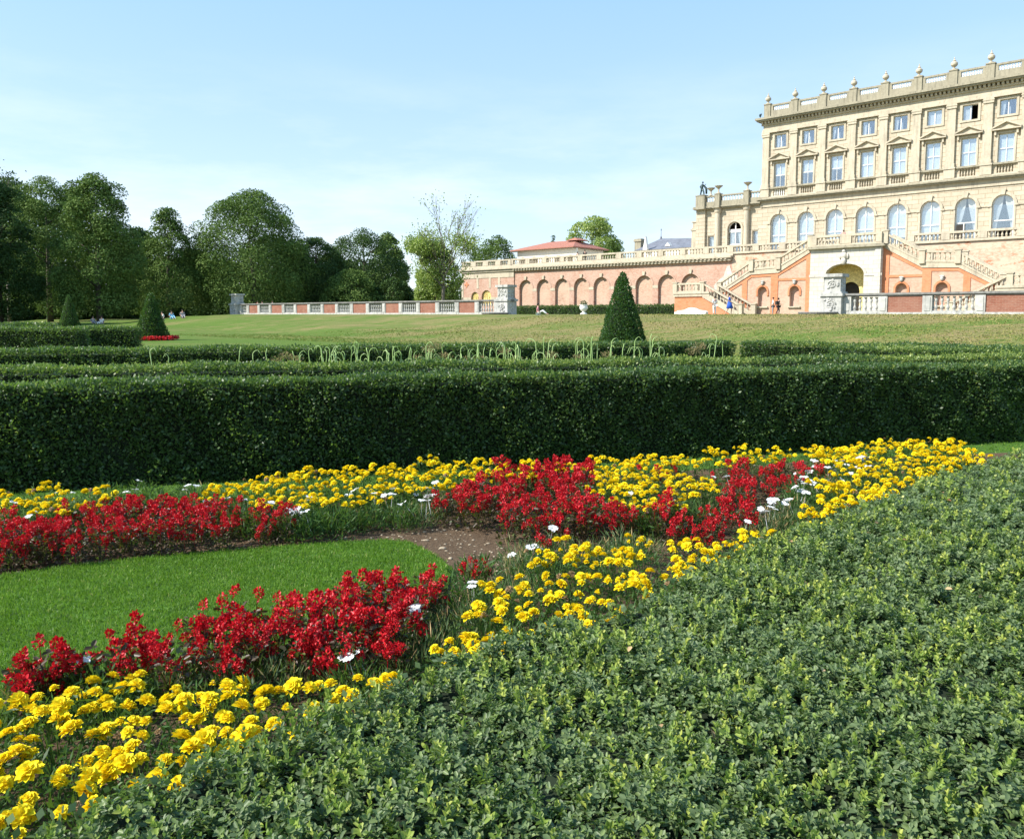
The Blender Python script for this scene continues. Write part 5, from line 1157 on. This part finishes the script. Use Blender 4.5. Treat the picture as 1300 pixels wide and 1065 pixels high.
    p = MB(); p.box(c - .65, c + .65, V0 + .26, V0 + .28, 17.44, 20.2); hs.put(p, 'pane', M['glass'], wo)
    bl = MB(); bl.box(c - .7, c + .7, V0 + .34, V0 + .36, {0: 18.7, 1: 18.65, 2: 18.62}.get(k, 17.4), 20.25); hs.put(bl, 'blind', M['blind'], wo)
    if k < 3:
        cu = MB(); cu.box(c - .7, c - .45, V0 + .4, V0 + .43, 17.4, 20.2); cu.box(c + .5, c + .7, V0 + .4, V0 + .43, 17.4, 20.2); hs.put(cu, 'curtain', M['curtain'], wo)
    # square attic window
    q = MB(); q.box(c - .98, c - .74, V0 - .09, V0, 21.95, 23.74); q.box(c + .74, c + .98, V0 - .09, V0, 21.95, 23.74); q.box(c - .98, c + .98, V0 - .09, V0, 23.74, 23.95); q.box(c - .74, c + .74, V0 - .09, V0, 21.95, 22.16)
    hs.put(q, 'attic_surround', M['stone'])
    w = MB(); w.box(c - .75, c - .68, V0 + .2, V0 + .28, 22.16, 23.74); w.box(c + .68, c + .75, V0 + .2, V0 + .28, 22.16, 23.74); w.box(c - .04, c + .04, V0 + .2, V0 + .28, 22.16, 23.74); w.box(c - .68, c + .68, V0 + .2, V0 + .28, 23.68, 23.74); w.box(c - .68, c + .68, V0 + .2, V0 + .28, 22.16, 22.22)
    wo = hs.put(w, 'attic_window', M['white']); p = MB(); p.box(c - .68, c + (.68 if k != 6 else .1), V0 + .23, V0 + .25, 22.22, 23.68); hs.put(p, 'pane', M['glass'], wo)
    cu = MB()
    if k in (5,): cu.box(c - .7, c + .7, V0 + .32, V0 + .35, 22.16, 23.7)
    elif k == 6: cu.box(c - .7, c + .05, V0 + .32, V0 + .35, 22.16, 23.7)
    else: cu.prism([(c - .7, 22.16), (c - .28 - .1 * (k % 3), 22.16), (c - .2, 23.7), (c - .7, 23.7)], V0 + .32, V0 + .35); cu.box(c - .05, c + .18, V0 + .32, V0 + .35, 22.16, 23.0)
    hs.put(cu, 'curtain', M['curtain'], wo)
# roof balustrade with urns
rl = MB(); pr = MB(); rl.box(LEFT + .1, RIGHT - .1, V0 - .22, V0 + .12, 26.0, 26.72); rl.box(LEFT + .1, RIGHT - .1, V0 - .24, V0 + .14, 27.26, 27.45)
rl.box(LEFT + .1, LEFT + .4, V0 + .12, V0 + 22, 26.0, 26.72); rl.box(LEFT + .1, LEFT + .4, V0 + .12, V0 + 22, 27.26, 27.45)
for j in range(40): hs.balusters([(BALR, (LEFT + .25, V0 + .8 + j * .53, 26.72))])
UR = MB(); UR.lathe([(a * .85, b * .9) for a, b in [(.30, 0), (.30, .12), (.12, .18), (.10, .3), (.22, .36), (.40, .55), (.42, .75), (.30, .92), (.16, 1.0), (.22, 1.06), (.12, 1.16), (.05, 1.3), (.09, 1.38), (.02, 1.48)]], seg=12); URm = UR.mesh('roof_urn', M['stone'], smooth=False)
for k in range(NB + 1):
    u = U0 + BAY * (k - .5) if 0 < k < NB else (LEFT + .55 if k == 0 else RIGHT - .55)
    q = MB(); q.box(u - .40, u + .40, V0 - .34, V0 + .2, 26.0, 27.5); q.box(u - .46, u + .46, V0 - .40, V0 + .26, 27.5, 27.62); hs.put(q, 'parapet_pier', M['stone_dk']); hs.at(URm, 'roof_urn', (u, V0 - .08, 27.62))
    if k < NB:
        n = 8; a = u + .75; b_ = u + BAY - .75
        rl.box(u + .4, u + .72, V0 - .22, V0 + .12, 26.72, 27.26); rl.box(b_ + .03, b_ + .35, V0 - .22, V0 + .12, 26.72, 27.26)
        for j in range(n): hs.balusters([(BALR, (a + (j + .5) * (b_ - a) / n, V0 - .05, 26.72))])
hs.put(rl, 'roof_parapet', M['stone_dk'])
# lower side wing at the left
wg = MB(); wl = -53.9
wg.box(wl, -52.6, V0 - .35, V0 + .5, 9, 15.4)                      # corner pier
wg.box(-52.6, -52.3, V0, V0 + .5, 9, 15.4); wg.box(-52.3, -51.4, V0, V0 + .5, 11.9, 15.4); wg.box(-51.4, -50.9, V0, V0 + .5, 9, 15.4)
wg.arch(-50.9, -46.9, 9, 15.4, -48.5, .95, 12.6, V0, V0 + .5, n=14)
wg.box(-46.9, -46.05, V0, V0 + .5, 9, 15.4); wg.box(-46.05, -45.3, V0, V0 + .5, 12.2, 15.4); wg.box(-45.3, LEFT, V0, V0 + .5, 9, 15.4)
wg.box(wl, wl + .5, V0 + .5, V0 + 14, 9, 15.4); hs.put(wg, 'wing_wall', M['ashlar'])
wr = MB(); wr.box(wl + .5, LEFT, V0 + 2.5, V0 + 2.6, 9, 15.4); wr.box(wl, LEFT, V0 + .3, V0 + 14, 15.4, 15.5); hs.put(wr, 'wing_room', M['room'])
wc = MB(); wc.box(wl - .45, LEFT, V0 - .55, V0 + .5, 15.55, 15.72); wc.box(wl - .3, LEFT, V0 - .4, V0 + .5, 15.4, 15.55); wc.box(wl - .45, wl, V0 + .5, V0 + 14, 15.55, 15.72)
for u, w_ in ((-50.8, .5), (-46.75, .5), (-53.25, .85)): wc.box(u - w_, u + w_, V0 - .95, V0 - .4, 15.42, 15.74)
hs.put(wc, 'wing_cornice', M['stone_dk'])
wb = MB(); wb.box(wl + 1.3, LEFT, V0 - .3, V0 + .1, 15.72, 16.35); wb.box(wl + 1.3, LEFT, V0 - .32, V0 + .12, 16.95, 17.12); hs.put(wb, 'wing_parapet', M['stone_dk'])
for u, w_ in ((-53.25, .65), (-50.8, .35), (-46.75, .35)):
    q = MB(); q.box(u - w_, u + w_, V0 - .6, V0 + .3, 15.74, 17.2); q.box(u - w_ - .05, u + w_ + .05, V0 - .65, V0 + .35, 17.2, 17.3); hs.put(q, 'wing_parapet_pier', M['stone_dk'])
for a, b_ in ((-52.4, -51.2), (-50.3, -47.2), (-46.2, -45.0)):
    n = int((b_ - a) / .36)
    for j in range(n): hs.balusters([(BALR, (a + (j + .5) * (b_ - a) / n, V0 - .1, 16.37))])
VZ = MB(); VZ.lathe([(.28, 0), (.28, .1), (.1, .2), (.09, .55), (.2, .7), (.5, .95), (.55, 1.02), (.3, 1.02)], seg=12); VZm = VZ.mesh('wing_vase', M['stone'])
for u in (-51.9, -50.8, -46.75): hs.at(VZm, 'wing_vase', (u, V0 - .15, 17.3 if u != -51.9 else 17.12))
for u in (-50.8, -46.75):
    q = MB(); q.lathe([(.46, 0), (.46, .4), (.36, .5), (.36, 5.3), (.33, 5.7), (.45, 5.9), (.48, 6.2), (.48, 6.38)], (u, V0 - .25, 9.05), 16); hs.put(q, 'half_column', M['stone'])
q = MB(); q.ring(-48.5, .95, 1.2, 12.6, V0 - .12, V0, n=14, leg=3.5); q.box(-52.35, -51.35, V0 - .05, V0, 12.0, 12.2); q.box(-46.1, -45.2, V0 - .05, V0, 12.3, 12.5); hs.put(q, 'wing_surround', M['stone'])
w = MB(); w.ring(-48.5, .86, .95, 12.6, V0 + .3, V0 + .4, n=14); w.box(-49.4, -47.6, V0 + .3, V0 + .4, 12.2, 12.6); w.box(-48.56, -48.44, V0 + .3, V0 + .4, 9, 13.4); w.box(-49.4, -47.6, V0 + .3, V0 + .4, 10.6, 10.7); wo = hs.put(w, 'wing_window', M['white'])
p = MB(); p.box(-49.4, -47.6, V0 + .34, V0 + .36, 9, 12.6); hs.put(p, 'pane', M['glass'], wo)
cu = MB(); cu.prism([(-49.4, 9), (-48.9, 9), (-48.65, 12.6), (-49.4, 12.6)], V0 + .5, V0 + .54); cu.prism([(-47.6, 9), (-47.75, 9), (-48.3, 12.6), (-47.6, 12.6)], V0 + .5, V0 + .54); hs.put(cu, 'curtain', M['curtain'], wo)
for a, b_, zt in ((-52.3, -51.4, 11.9), (-46.05, -45.3, 12.2)):
    w = MB(); w.box(a, a + .08, V0 + .3, V0 + .38, 9, zt); w.box(b_ - .08, b_, V0 + .3, V0 + .38, 9, zt); w.box(a, b_, V0 + .3, V0 + .38, zt - .08, zt); wo = hs.put(w, 'narrow_window', M['white']); p = MB(); p.box(a, b_, V0 + .33, V0 + .35, 9, zt); hs.put(p, 'pane', M['glass'], wo)
    cu = MB(); cu.prism([(b_, 9), (a + .55, 9), (a + .3, zt), (b_, zt)], V0 + .42, V0 + .46); hs.put(cu, 'curtain', M['curtain'], wo)
ch = MB(); ch.box(-55.3, -54.0, V0 + 1.0, V0 + 2.4, 9, 13.3); ch.box(-55.45, -53.95, V0 + .9, V0 + 2.5, 12.9, 13.1); ch.box(-55.2, -54.1, V0 + 1.1, V0 + 2.3, 13.3, 14.0); ch.box(-55.4, -53.95, V0 + 1.0, V0 + 2.4, 14.0, 14.15); hs.put(ch, 'side_pier', M['stone'])
hs.finish()
# dark bronze statue on the wing corner
def fig_statue():
    x, y = uv2w(-53.2, V0 - .15); b = MB()
    b.tube([(-.25, 0, 0), (-.16, 0, .45), (-.05, 0, .85), (0, 0, 1.3), (.05, 0, 1.5)], [.08, .1, .16, .19, .1], 8); b.tube([(.3, 0, 0), (.22, .05, .45), (.05, 0, .85)], [.08, .1, .15], 8)
    b.ball((.08, 0, 1.68), (.12, .13, .15)); b.tube([(.12, 0, 1.4), (.35, 0, 1.25), (.55, 0, 1.45)], [.07, .06, .04], 6); b.tube([(-.12, 0, 1.4), (-.32, 0, 1.15), (-.2, 0, .95)], [.07, .06, .04], 6); b.ball((0, 0, .03), (.5, .35, .1)); b.tube([(.1, .1, 1.4), (.45, .3, .9), (.5, .25, .2)], [.1, .16, .12], 6)
    o = b.build('bronze_statue', M['dgrey'], None, smooth=True); o.location = (x, y, 17.3); o.rotation_euler = (0, 0, R(-42)); tag(o, 'small dark bronze figure standing on the left corner of the house wing', 'statue')
fig_statue()
x, y = uv2w(LEFT - .35, V0 - .3); b = MB(); b.ball((0, 0, .35), (.16, .16, .2)); b.tube([(0, 0, 0), (0, 0, .3)], .04, 6); b.ball((.12, 0, .5), .09); o = b.build('floodlight', M['dgrey'], None); o.location = (x, y, 26.0); tag(o, 'small dark lamp fixed at the left end of the roof parapet', 'lamp')

# ------------------------------------------------------------------ pavilion with red roof, slate roof building, chimney
pv = Site('roofed_pavilion', 'cream pavilion with arched openings and a shallow red tiled hip roof behind the terrace', 'building', -87, 109, 9.0)
w = MB()
for k in range(5):
    c = -91.9 + 2.6 * k; w.arch(c - 1.3, c + 1.3, 9, 12.4, c, .7, 10.6, 104.9, 105.2)
w.box(-81.2, -80.9, 105.2, 113.0, 9, 12.4); w.box(-93.2, -92.9, 105.2, 113.0, 9, 12.4); w.box(-93.2, -80.9, 113.0, 113.3, 9, 12.4); w.box(-92.9, -81.2, 107.5, 107.6, 9, 12.4)
pv.put(w, 'wall', M['whitewall'])
q = MB()
for k in range(5): q.ring(-91.9 + 2.6 * k, .7, .85, 10.6, 104.85, 104.9)
pv.put(q, 'arch_moulding', M['stone'])
r = MB(); e = [(-94.2, 104.0, 12.62), (-80.2, 104.0, 12.62), (-80.2, 114.2, 12.62), (-94.2, 114.2, 12.62)]; rd = [(-89.5, 109.1, 14.15), (-83.6, 109.1, 14.15)]
r.add(e + rd + [(a, b_, 12.5) for a, b_, z in e], [(0, 1, 5, 4), (1, 2, 5), (2, 3, 4, 5), (3, 0, 4), (0, 6, 7, 1), (1, 7, 8, 2), (2, 8, 9, 3), (3, 9, 6, 0), (9, 8, 7, 6)])
ro_ = pv.put(r, 'roof', M['tiles'])
q = MB(); q.add([(-84.6, 107.6, 14.0), (-82.0, 107.6, 14.0), (-82.0, 110.6, 14.0), (-84.6, 110.6, 14.0), (-83.3, 108.4, 14.5), (-83.3, 109.8, 14.5)], [(0, 1, 4), (1, 2, 5, 4), (2, 3, 5), (3, 0, 4, 5), (3, 2, 1, 0)]); pv.put(q, 'roof_cap', M['tiles'], ro_)
q = MB()
for k in range(30): q.box(-94.0 + k * .46, -93.85 + k * .46, 104.1, 104.9, 12.38, 12.5)
for k in range(20): q.box(-80.9, -80.3, 104.4 + k * .48, 104.55 + k * .48, 12.38, 12.5)
pv.put(q, 'rafter_end', M['stone_dk'])
sl = Site('slate_roofed_building', 'building with grey slate roof and a tiny spire behind the terrace, left of the house', 'building', -68, 114, 9.0)
q = MB(); q.box(-72.0, -60.5, 110, 118, 9, 11.9); sl.put(q, 'wall', M['whitewall'])
q = MB(); q.add([(-72.3, 109.7, 11.8), (-60, 109.7, 11.8), (-60, 118.3, 11.8), (-72.3, 118.3, 11.8), (-69.9, 114, 13.9), (-60, 114, 13.4)], [(0, 1, 5, 4), (2, 3, 4, 5), (3, 0, 4), (1, 2, 5), (3, 2, 1, 0)]); rr = sl.put(q, 'roof', M['lead'])
q = MB(); q.lathe([(.25, 0), (.12, .4), (.05, .6), (.04, 1.4), (.1, 1.5), (.02, 1.8)], (-69.9, 114, 13.75), 8); sl.put(q, 'spire', M['lead'], rr)
q = MB(); q.prism([(-67.2, 12.3), (-66.2, 12.3), (-66.7, 12.9)], 110.7, 111.6); sl.put(q, 'dormer', M['white'], rr)
q = MB(); q.prism([(-70.3, 11.8), (-69.5, 11.8), (-69.85, 13.9)], 109.2, 109.7); sl.put(q, 'hip_flashing', M['white'], rr)
cs = MB(); x, y = uv2w(-72.7, 112); cs.box(-.6, .6, -.6, .6, 0, 4.4); cs.box(-.75, .75, -.75, .75, 4.4, 4.6); cs.box(-.68, .68, -.68, .68, 4.6, 4.85); o = cs.build('stone_chimney', M['stone_dk'], None); o.location = (x, y, 9.0); o.rotation_euler = (0, 0, R(-42)); tag(o, 'square stone chimney standing left of the grey slate roof', 'chimney')

# hedge at the foot of the arched wall, urn
def wall_hedge():
    a = uv2w(-81.8, 90.0); b_ = uv2w(-50.3, 90.0); hedge('clipped_hedge', 'long low hedge at the foot of the blind arches of the terrace wall', a, b_, 1.3, 1.2, .16, 130, z0=1.5, bulge=.15, young=.03)
wall_hedge()
X, Y, Z = D(741, 398, 80); r = thing('garden_urn', 'white stone garden urn holding a dark plant, standing on the lawn edge', 'urn', (X, Y, 1.56))
q = MB(); q.lathe([(.34, 0), (.34, .12), (.16, .2), (.14, .32), (.30, .42), (.42, .62), (.40, .82), (.34, .9), (.44, .96), (.44, 1.0), (.34, 1.0)], seg=16); q.build('bowl', M['white'], r, smooth=True)
g = np.random.default_rng(3); n = 160; c = norm(g.normal(size=(n, 3))) * np.array([.28, .28, .2]) + np.array([0, 0, 1.15]); V, Fc, T = leaf_quads(c, g.normal(size=(n, 3)), g.normal(size=(n, 3)), np.full(n, .14), np.full(n, .08), g.random(n)); link('plant', mesh_np('urn_plant', V, Fc, T, M['tree_dk']), r)

# ------------------------------------------------------------------ people
def skin_mesh(name, joints, bones, mat, sub=2):
    me = bpy.data.meshes.new(name); me.from_pydata([j[0] for j in joints], bones, []); o = bpy.data.objects.new(name, me); COL.objects.link(o)
    md = o.modifiers.new('Skin', 'SKIN'); md.use_smooth_shade = True
    for i, j in enumerate(joints):
        r_ = j[1] if isinstance(j[1], tuple) else (j[1], j[1]); sv = me.skin_vertices[0].data[i]; sv.radius = r_; sv.use_root = (i == 0)
    sb = o.modifiers.new('Sub', 'SUBSURF'); sb.levels = 1; sb.render_levels = 1
    dg = bpy.context.evaluated_depsgraph_get(); dg.update(); ev = bpy.data.meshes.new_from_object(o.evaluated_get(dg))
    bpy.data.objects.remove(o); ev.name = name; ev.materials.clear(); ev.materials.append(mat); ev.polygons.foreach_set('use_smooth', [True] * len(ev.polygons)); return ev
def person(label, loc, rz, top, legs, hair, pose='walk', skirt=False, h=1.7, group=None, longhair=False, bag=False):
    r = thing('person', label, 'person', loc, rz, group); k = h / 1.7
    if pose == 'walk': hips = .90; kneeL, kneeR = (.10, -.16, .48), (-.09, .10, .48); ankL, ankR = (.11, -.12, .07), (-.09, .34, .10)
    elif pose == 'stand': kneeL, kneeR = (.10, -.02, .48), (-.10, 0, .48); ankL, ankR = (.11, 0, .07), (-.11, .02, .07); hips = .90
    elif pose == 'sit': hips = .14; kneeL, kneeR = (.12, -.42, .38), (-.12, -.40, .34); ankL, ankR = (.12, -.78, .08), (-.12, -.74, .08)
    dz = hips - .90
    P = lambda x, y, z: (x * k, y * k, (z + (dz if z > .6 else 0)) * k)
    aL = [(.19, 0, 1.40), (.25, .05, 1.14), (.24, -.10, .92)]; aR = [(-.19, 0, 1.40), (-.26, .06, 1.15), (-.20, -.16, 1.02)]
    J = [(P(0, 0, .92), (.15, .11)), (P(0, .01, 1.12), (.13, .10)), (P(0, 0, 1.33), (.16, .10)), (P(0, 0, 1.46), .055), (P(0, -.01, 1.55), .065), (P(0, -.015, 1.63), (.075, .085)), (P(0, -.01, 1.68), .05),
         (P(*aL[0]), .055), (P(*aL[1]), .042), (P(*aL[2]), .03), (P(*aR[0]), .055), (P(*aR[1]), .042), (P(*aR[2]), .03),
         (P(.09, 0, .86), .085), ((kneeL[0] * k, kneeL[1] * k, kneeL[2] * k), .055), ((ankL[0] * k, ankL[1] * k, ankL[2] * k), .038), ((ankL[0] * k, (ankL[1] - .16) * k, max(.03, ankL[2] - .04) * k), .03),
         (P(-.09, 0, .86), .085), ((kneeR[0] * k, kneeR[1] * k, kneeR[2] * k), .055), ((ankR[0] * k, ankR[1] * k, ankR[2] * k), .038), ((ankR[0] * k, (ankR[1] - .16) * k, max(.03, ankR[2] - .04) * k), .03),
         (P(.23, -.16, .85), .025), (P(-.19, -.24, 1.0), .025)]
    J = [(p, ((q[0] * k, q[1] * k) if isinstance(q, tuple) else q * k)) for p, q in J]
    Bn = [(0, 1), (1, 2), (2, 3), (3, 4), (4, 5), (5, 6), (2, 7), (7, 8), (8, 9), (2, 10), (10, 11), (11, 12), (0, 13), (13, 14), (14, 15), (15, 16), (0, 17), (17, 18), (18, 19), (19, 20), (9, 21), (12, 22)]
    link('body', skin_mesh('body', J, Bn, M['skin']), r)
    f = 1.22
    def sub(idx, bones, mat, nm, ex=f):
        mp = {a: i for i, a in enumerate(idx)}; JJ = [(J[a][0], (J[a][1][0] * ex, J[a][1][1] * ex) if isinstance(J[a][1], tuple) else J[a][1] * ex) for a in idx]
        link(nm, skin_mesh(nm, JJ, [(mp[a], mp[b_]) for a, b_ in bones], mat), r)
    sub([0, 1, 2, 7, 8, 10, 11], [(0, 1), (1, 2), (2, 7), (7, 8), (2, 10), (10, 11)], top, 'top')
    if skirt:
        b = MB(); z = .92 + dz; b.lathe([(.15 * k, (z + .12) * k), (.20 * k, (z - .1) * k), (.27 * k, (z - .42) * k)], seg=14); b.build('skirt', legs, r, smooth=True)
    else: sub([0, 13, 14, 15, 17, 18, 19], [(0, 13), (13, 14), (14, 15), (0, 17), (17, 18), (18, 19)], legs, 'trousers', 1.3)
    b = MB(); hz = (1.655 + dz) * k; b.ball((0, .02 * k, hz), (.098 * k, .105 * k, .10 * k), 10, 7)
    if longhair: b.tube([(0, .05 * k, hz), (0, .09 * k, hz - .12 * k), (0, .10 * k, hz - .28 * k)], [.09 * k, .08 * k, .05 * k], 8)
    b.build('hair', hair, r, smooth=True)
    b = MB(); b.ball((0, -.105 * k, (1.60 + dz) * k), (.014, .02, .02), 6, 4); b.build('nose', M['skin'], r)
    if bag: b = MB(); b.box(-.16, .16, .12, .30, 1.0 * k, 1.42 * k); b.build('backpack', M['frame_dk'], r)
    return r
CW, CB, CK, CP, CG, CR_, CN = [cloth(n, c) for n, c in (('white_cotton', (.78, .77, .75)), ('blue_cotton', (.03, .10, .45)), ('black_cotton', (.03, .03, .035)), ('pink_cotton', (.70, .28, .32)), ('grey_cotton', (.30, .30, .32)), ('red_cotton', (.5, .08, .07)), ('light_blue_cotton', (.25, .5, .7)))]
z_ = 1.57
p = D(926, 398, 66); person('person in a bright blue dress with dark hair walking across the lawn edge', (p[0], p[1], z_), R(70), CB, CB, M['hair'], 'walk', True, 1.70)
p = D(907, 398, 76); person('person dressed all in white near the low white bench', (p[0], p[1], z_), R(200), CW, CW, M['hair'], 'stand', False, 1.68)
p = D(981, 398, 83); person('person in a white top at the foot of the stairs, left one of the pair', (p[0], p[1], z_), R(250), CW, CG, M['hair'], 'stand', False, 1.74)
p = D(988, 398, 82); person('person in black with a backpack, right one of the pair below the stairs', (p[0], p[1], z_), R(100), CK, CK, M['hair'], 'walk', False, 1.66, bag=True)
x, y = uv2w(-30.55, 85.6); person('person in pink standing on the upper landing above the portal', (x, y, 8.62), R(-30), CP, CP, M['hair'], 'stand', True, 1.68)
x, y = uv2w(-71.4, 93.6); person('dark dressed person leaning at the terrace balustrade before the pavilion, left one', (x, y, 9.0), R(150), CK, CK, M['hair'], 'stand', False, 1.62)
x, y = uv2w(-70.3, 93.9); person('dark dressed person on the terrace before the pavilion, right and taller one', (x, y, 9.0), R(200), CK, CK, M['hair'], 'stand', False, 1.86)
for px, c, l in ((327, CR_, 'person in red seen behind the left end of the low wall'), (333, CG, 'person in grey seen behind the low wall beside the one in red'), (346, CN, 'person in light blue seen behind the low wall')):
    p = D(px, 384, 99); x, y = p[0], p[1]; person(l, (x, y, float(terrain(np.float64(x), np.float64(y)))), R(-120), c, CG, M['hair'], 'stand', False, 1.62)
for px, c, l in ((118, CG, 'person in grey sitting on the grass under the left trees'), (129, CW, 'person in white sitting on the grass under the left trees'), (206, CW, 'person in white sitting beside the one in blue under the trees'), (218, CN, 'person in light blue sitting on the grass under the trees'), (232, CG, 'person in grey sitting at the right of the group under the trees')):
    p = D(px, 405, 92); x, y = p[0], p[1]; person(l, (x, y, float(terrain(np.float64(x), np.float64(y)))), R(random.uniform(-60, 60)), c, c, M['hair'], 'sit', False, 1.7)
p = D(683, 397, 62); person('person in pink and white sitting on the lawn by the left pedestal', (p[0], p[1] , z_), R(80), CP, CW, M['hair'], 'sit', False, 1.5)
# dry sprig: two swallows of stone on the lawn edge
X, Y, Z = D(690, 399, 62)

# ------------------------------------------------------------------ sky, sun, camera
SUN_EL, SUN_AZ = R(42), R(196)          # azimuth measured from +X counter-clockwise: the sun stands to the left
sd = Vector((math.cos(SUN_EL) * math.cos(SUN_AZ), math.cos(SUN_EL) * math.sin(SUN_AZ), math.sin(SUN_EL)))
L_ = bpy.data.lights.new('sun', 'SUN'); L_.energy = 4.6; L_.angle = R(0.53); L_.color = (1.0, 0.95, 0.86)
so = bpy.data.objects.new('sun', L_); COL.objects.link(so); so.rotation_euler = sd.to_track_quat('Z', 'Y').to_euler()
w = bpy.data.worlds.new('World'); scene.world = w; w.use_nodes = True; nt = w.node_tree; nt.nodes.clear()
out = nt.nodes.new('ShaderNodeOutputWorld'); bg = nt.nodes.new('ShaderNodeBackground'); sky = nt.nodes.new('ShaderNodeTexSky'); sky.sky_type = 'NISHITA'
sky.sun_disc = False; sky.sun_elevation = SUN_EL; sky.sun_rotation = PI / 2 - SUN_AZ; sky.air_density = 1.0; sky.dust_density = 0.6; sky.ozone_density = 1.0; sky.altitude = 50
tc = nt.nodes.new('ShaderNodeTexCoord'); mp = nd(nt, 'ShaderNodeMapping'); nt.links.new(tc.outputs['Generated'], mp.inputs[0]); mp.inputs['Scale'].default_value = (1.6, 1.6, 7.0); mp.inputs['Rotation'].default_value = (0, R(-6), 0); mp.inputs['Location'].default_value = (3.3, 1.7, 0.4)
n = noise(nt, 1.7, 7, 0.62, vec=mp.outputs[0]); cl = ramp(nt, n, [(0.44, (0, 0, 0)), (0.68, (0.65,) * 3)])
sx_ = nt.nodes.new('ShaderNodeSeparateXYZ'); nt.links.new(tc.outputs['Generated'], sx_.inputs[0]); band = ramp(nt, sx_.outputs[2], [(0.02, (1, 1, 1)), (0.30, (0, 0, 0))])
cf = mix(nt, 1.0, cl, band, 'MULTIPLY')
hz = ramp(nt, sx_.outputs[2], [(0.0, (.68, .80, .95)), (0.12, (.60, .78, .98)), (0.38, (.40, .70, 1.0)), (1.0, (.18, .46, .85))])
hz = mix(nt, 1.0, hz, (5.0, 5.0, 5.0), 'MULTIPLY')
base_sky = mix(nt, 0.6, sky.outputs[0], hz)
c = mix(nt, cf, base_sky, (5.6, 5.7, 5.9)); nt.links.new(c, bg.inputs[0]); bg.inputs[1].default_value = 0.132; nt.links.new(bg.outputs[0], out.inputs[0])
cam = bpy.data.cameras.new('camera'); co_ = bpy.data.objects.new('camera', cam); COL.objects.link(co_); co_.location = (0, 0, CAMH); co_.rotation_euler = (PI / 2 - PITCH, 0, 0)
cam.sensor_fit = 'HORIZONTAL'; cam.sensor_width = 36; cam.lens = 36 * F / 1300; cam.shift_y = -(532.5 - 487.5) / 1300; cam.clip_end = 4000; cam.clip_start = 0.05
scene.camera = co_
scene.view_settings.view_transform = 'Standard'; scene.view_settings.look = 'None'; scene.view_settings.exposure = 0.85; scene.view_settings.gamma = 1; scene.view_settings.use_curve_mapping = False
scene.render.engine = 'CYCLES'
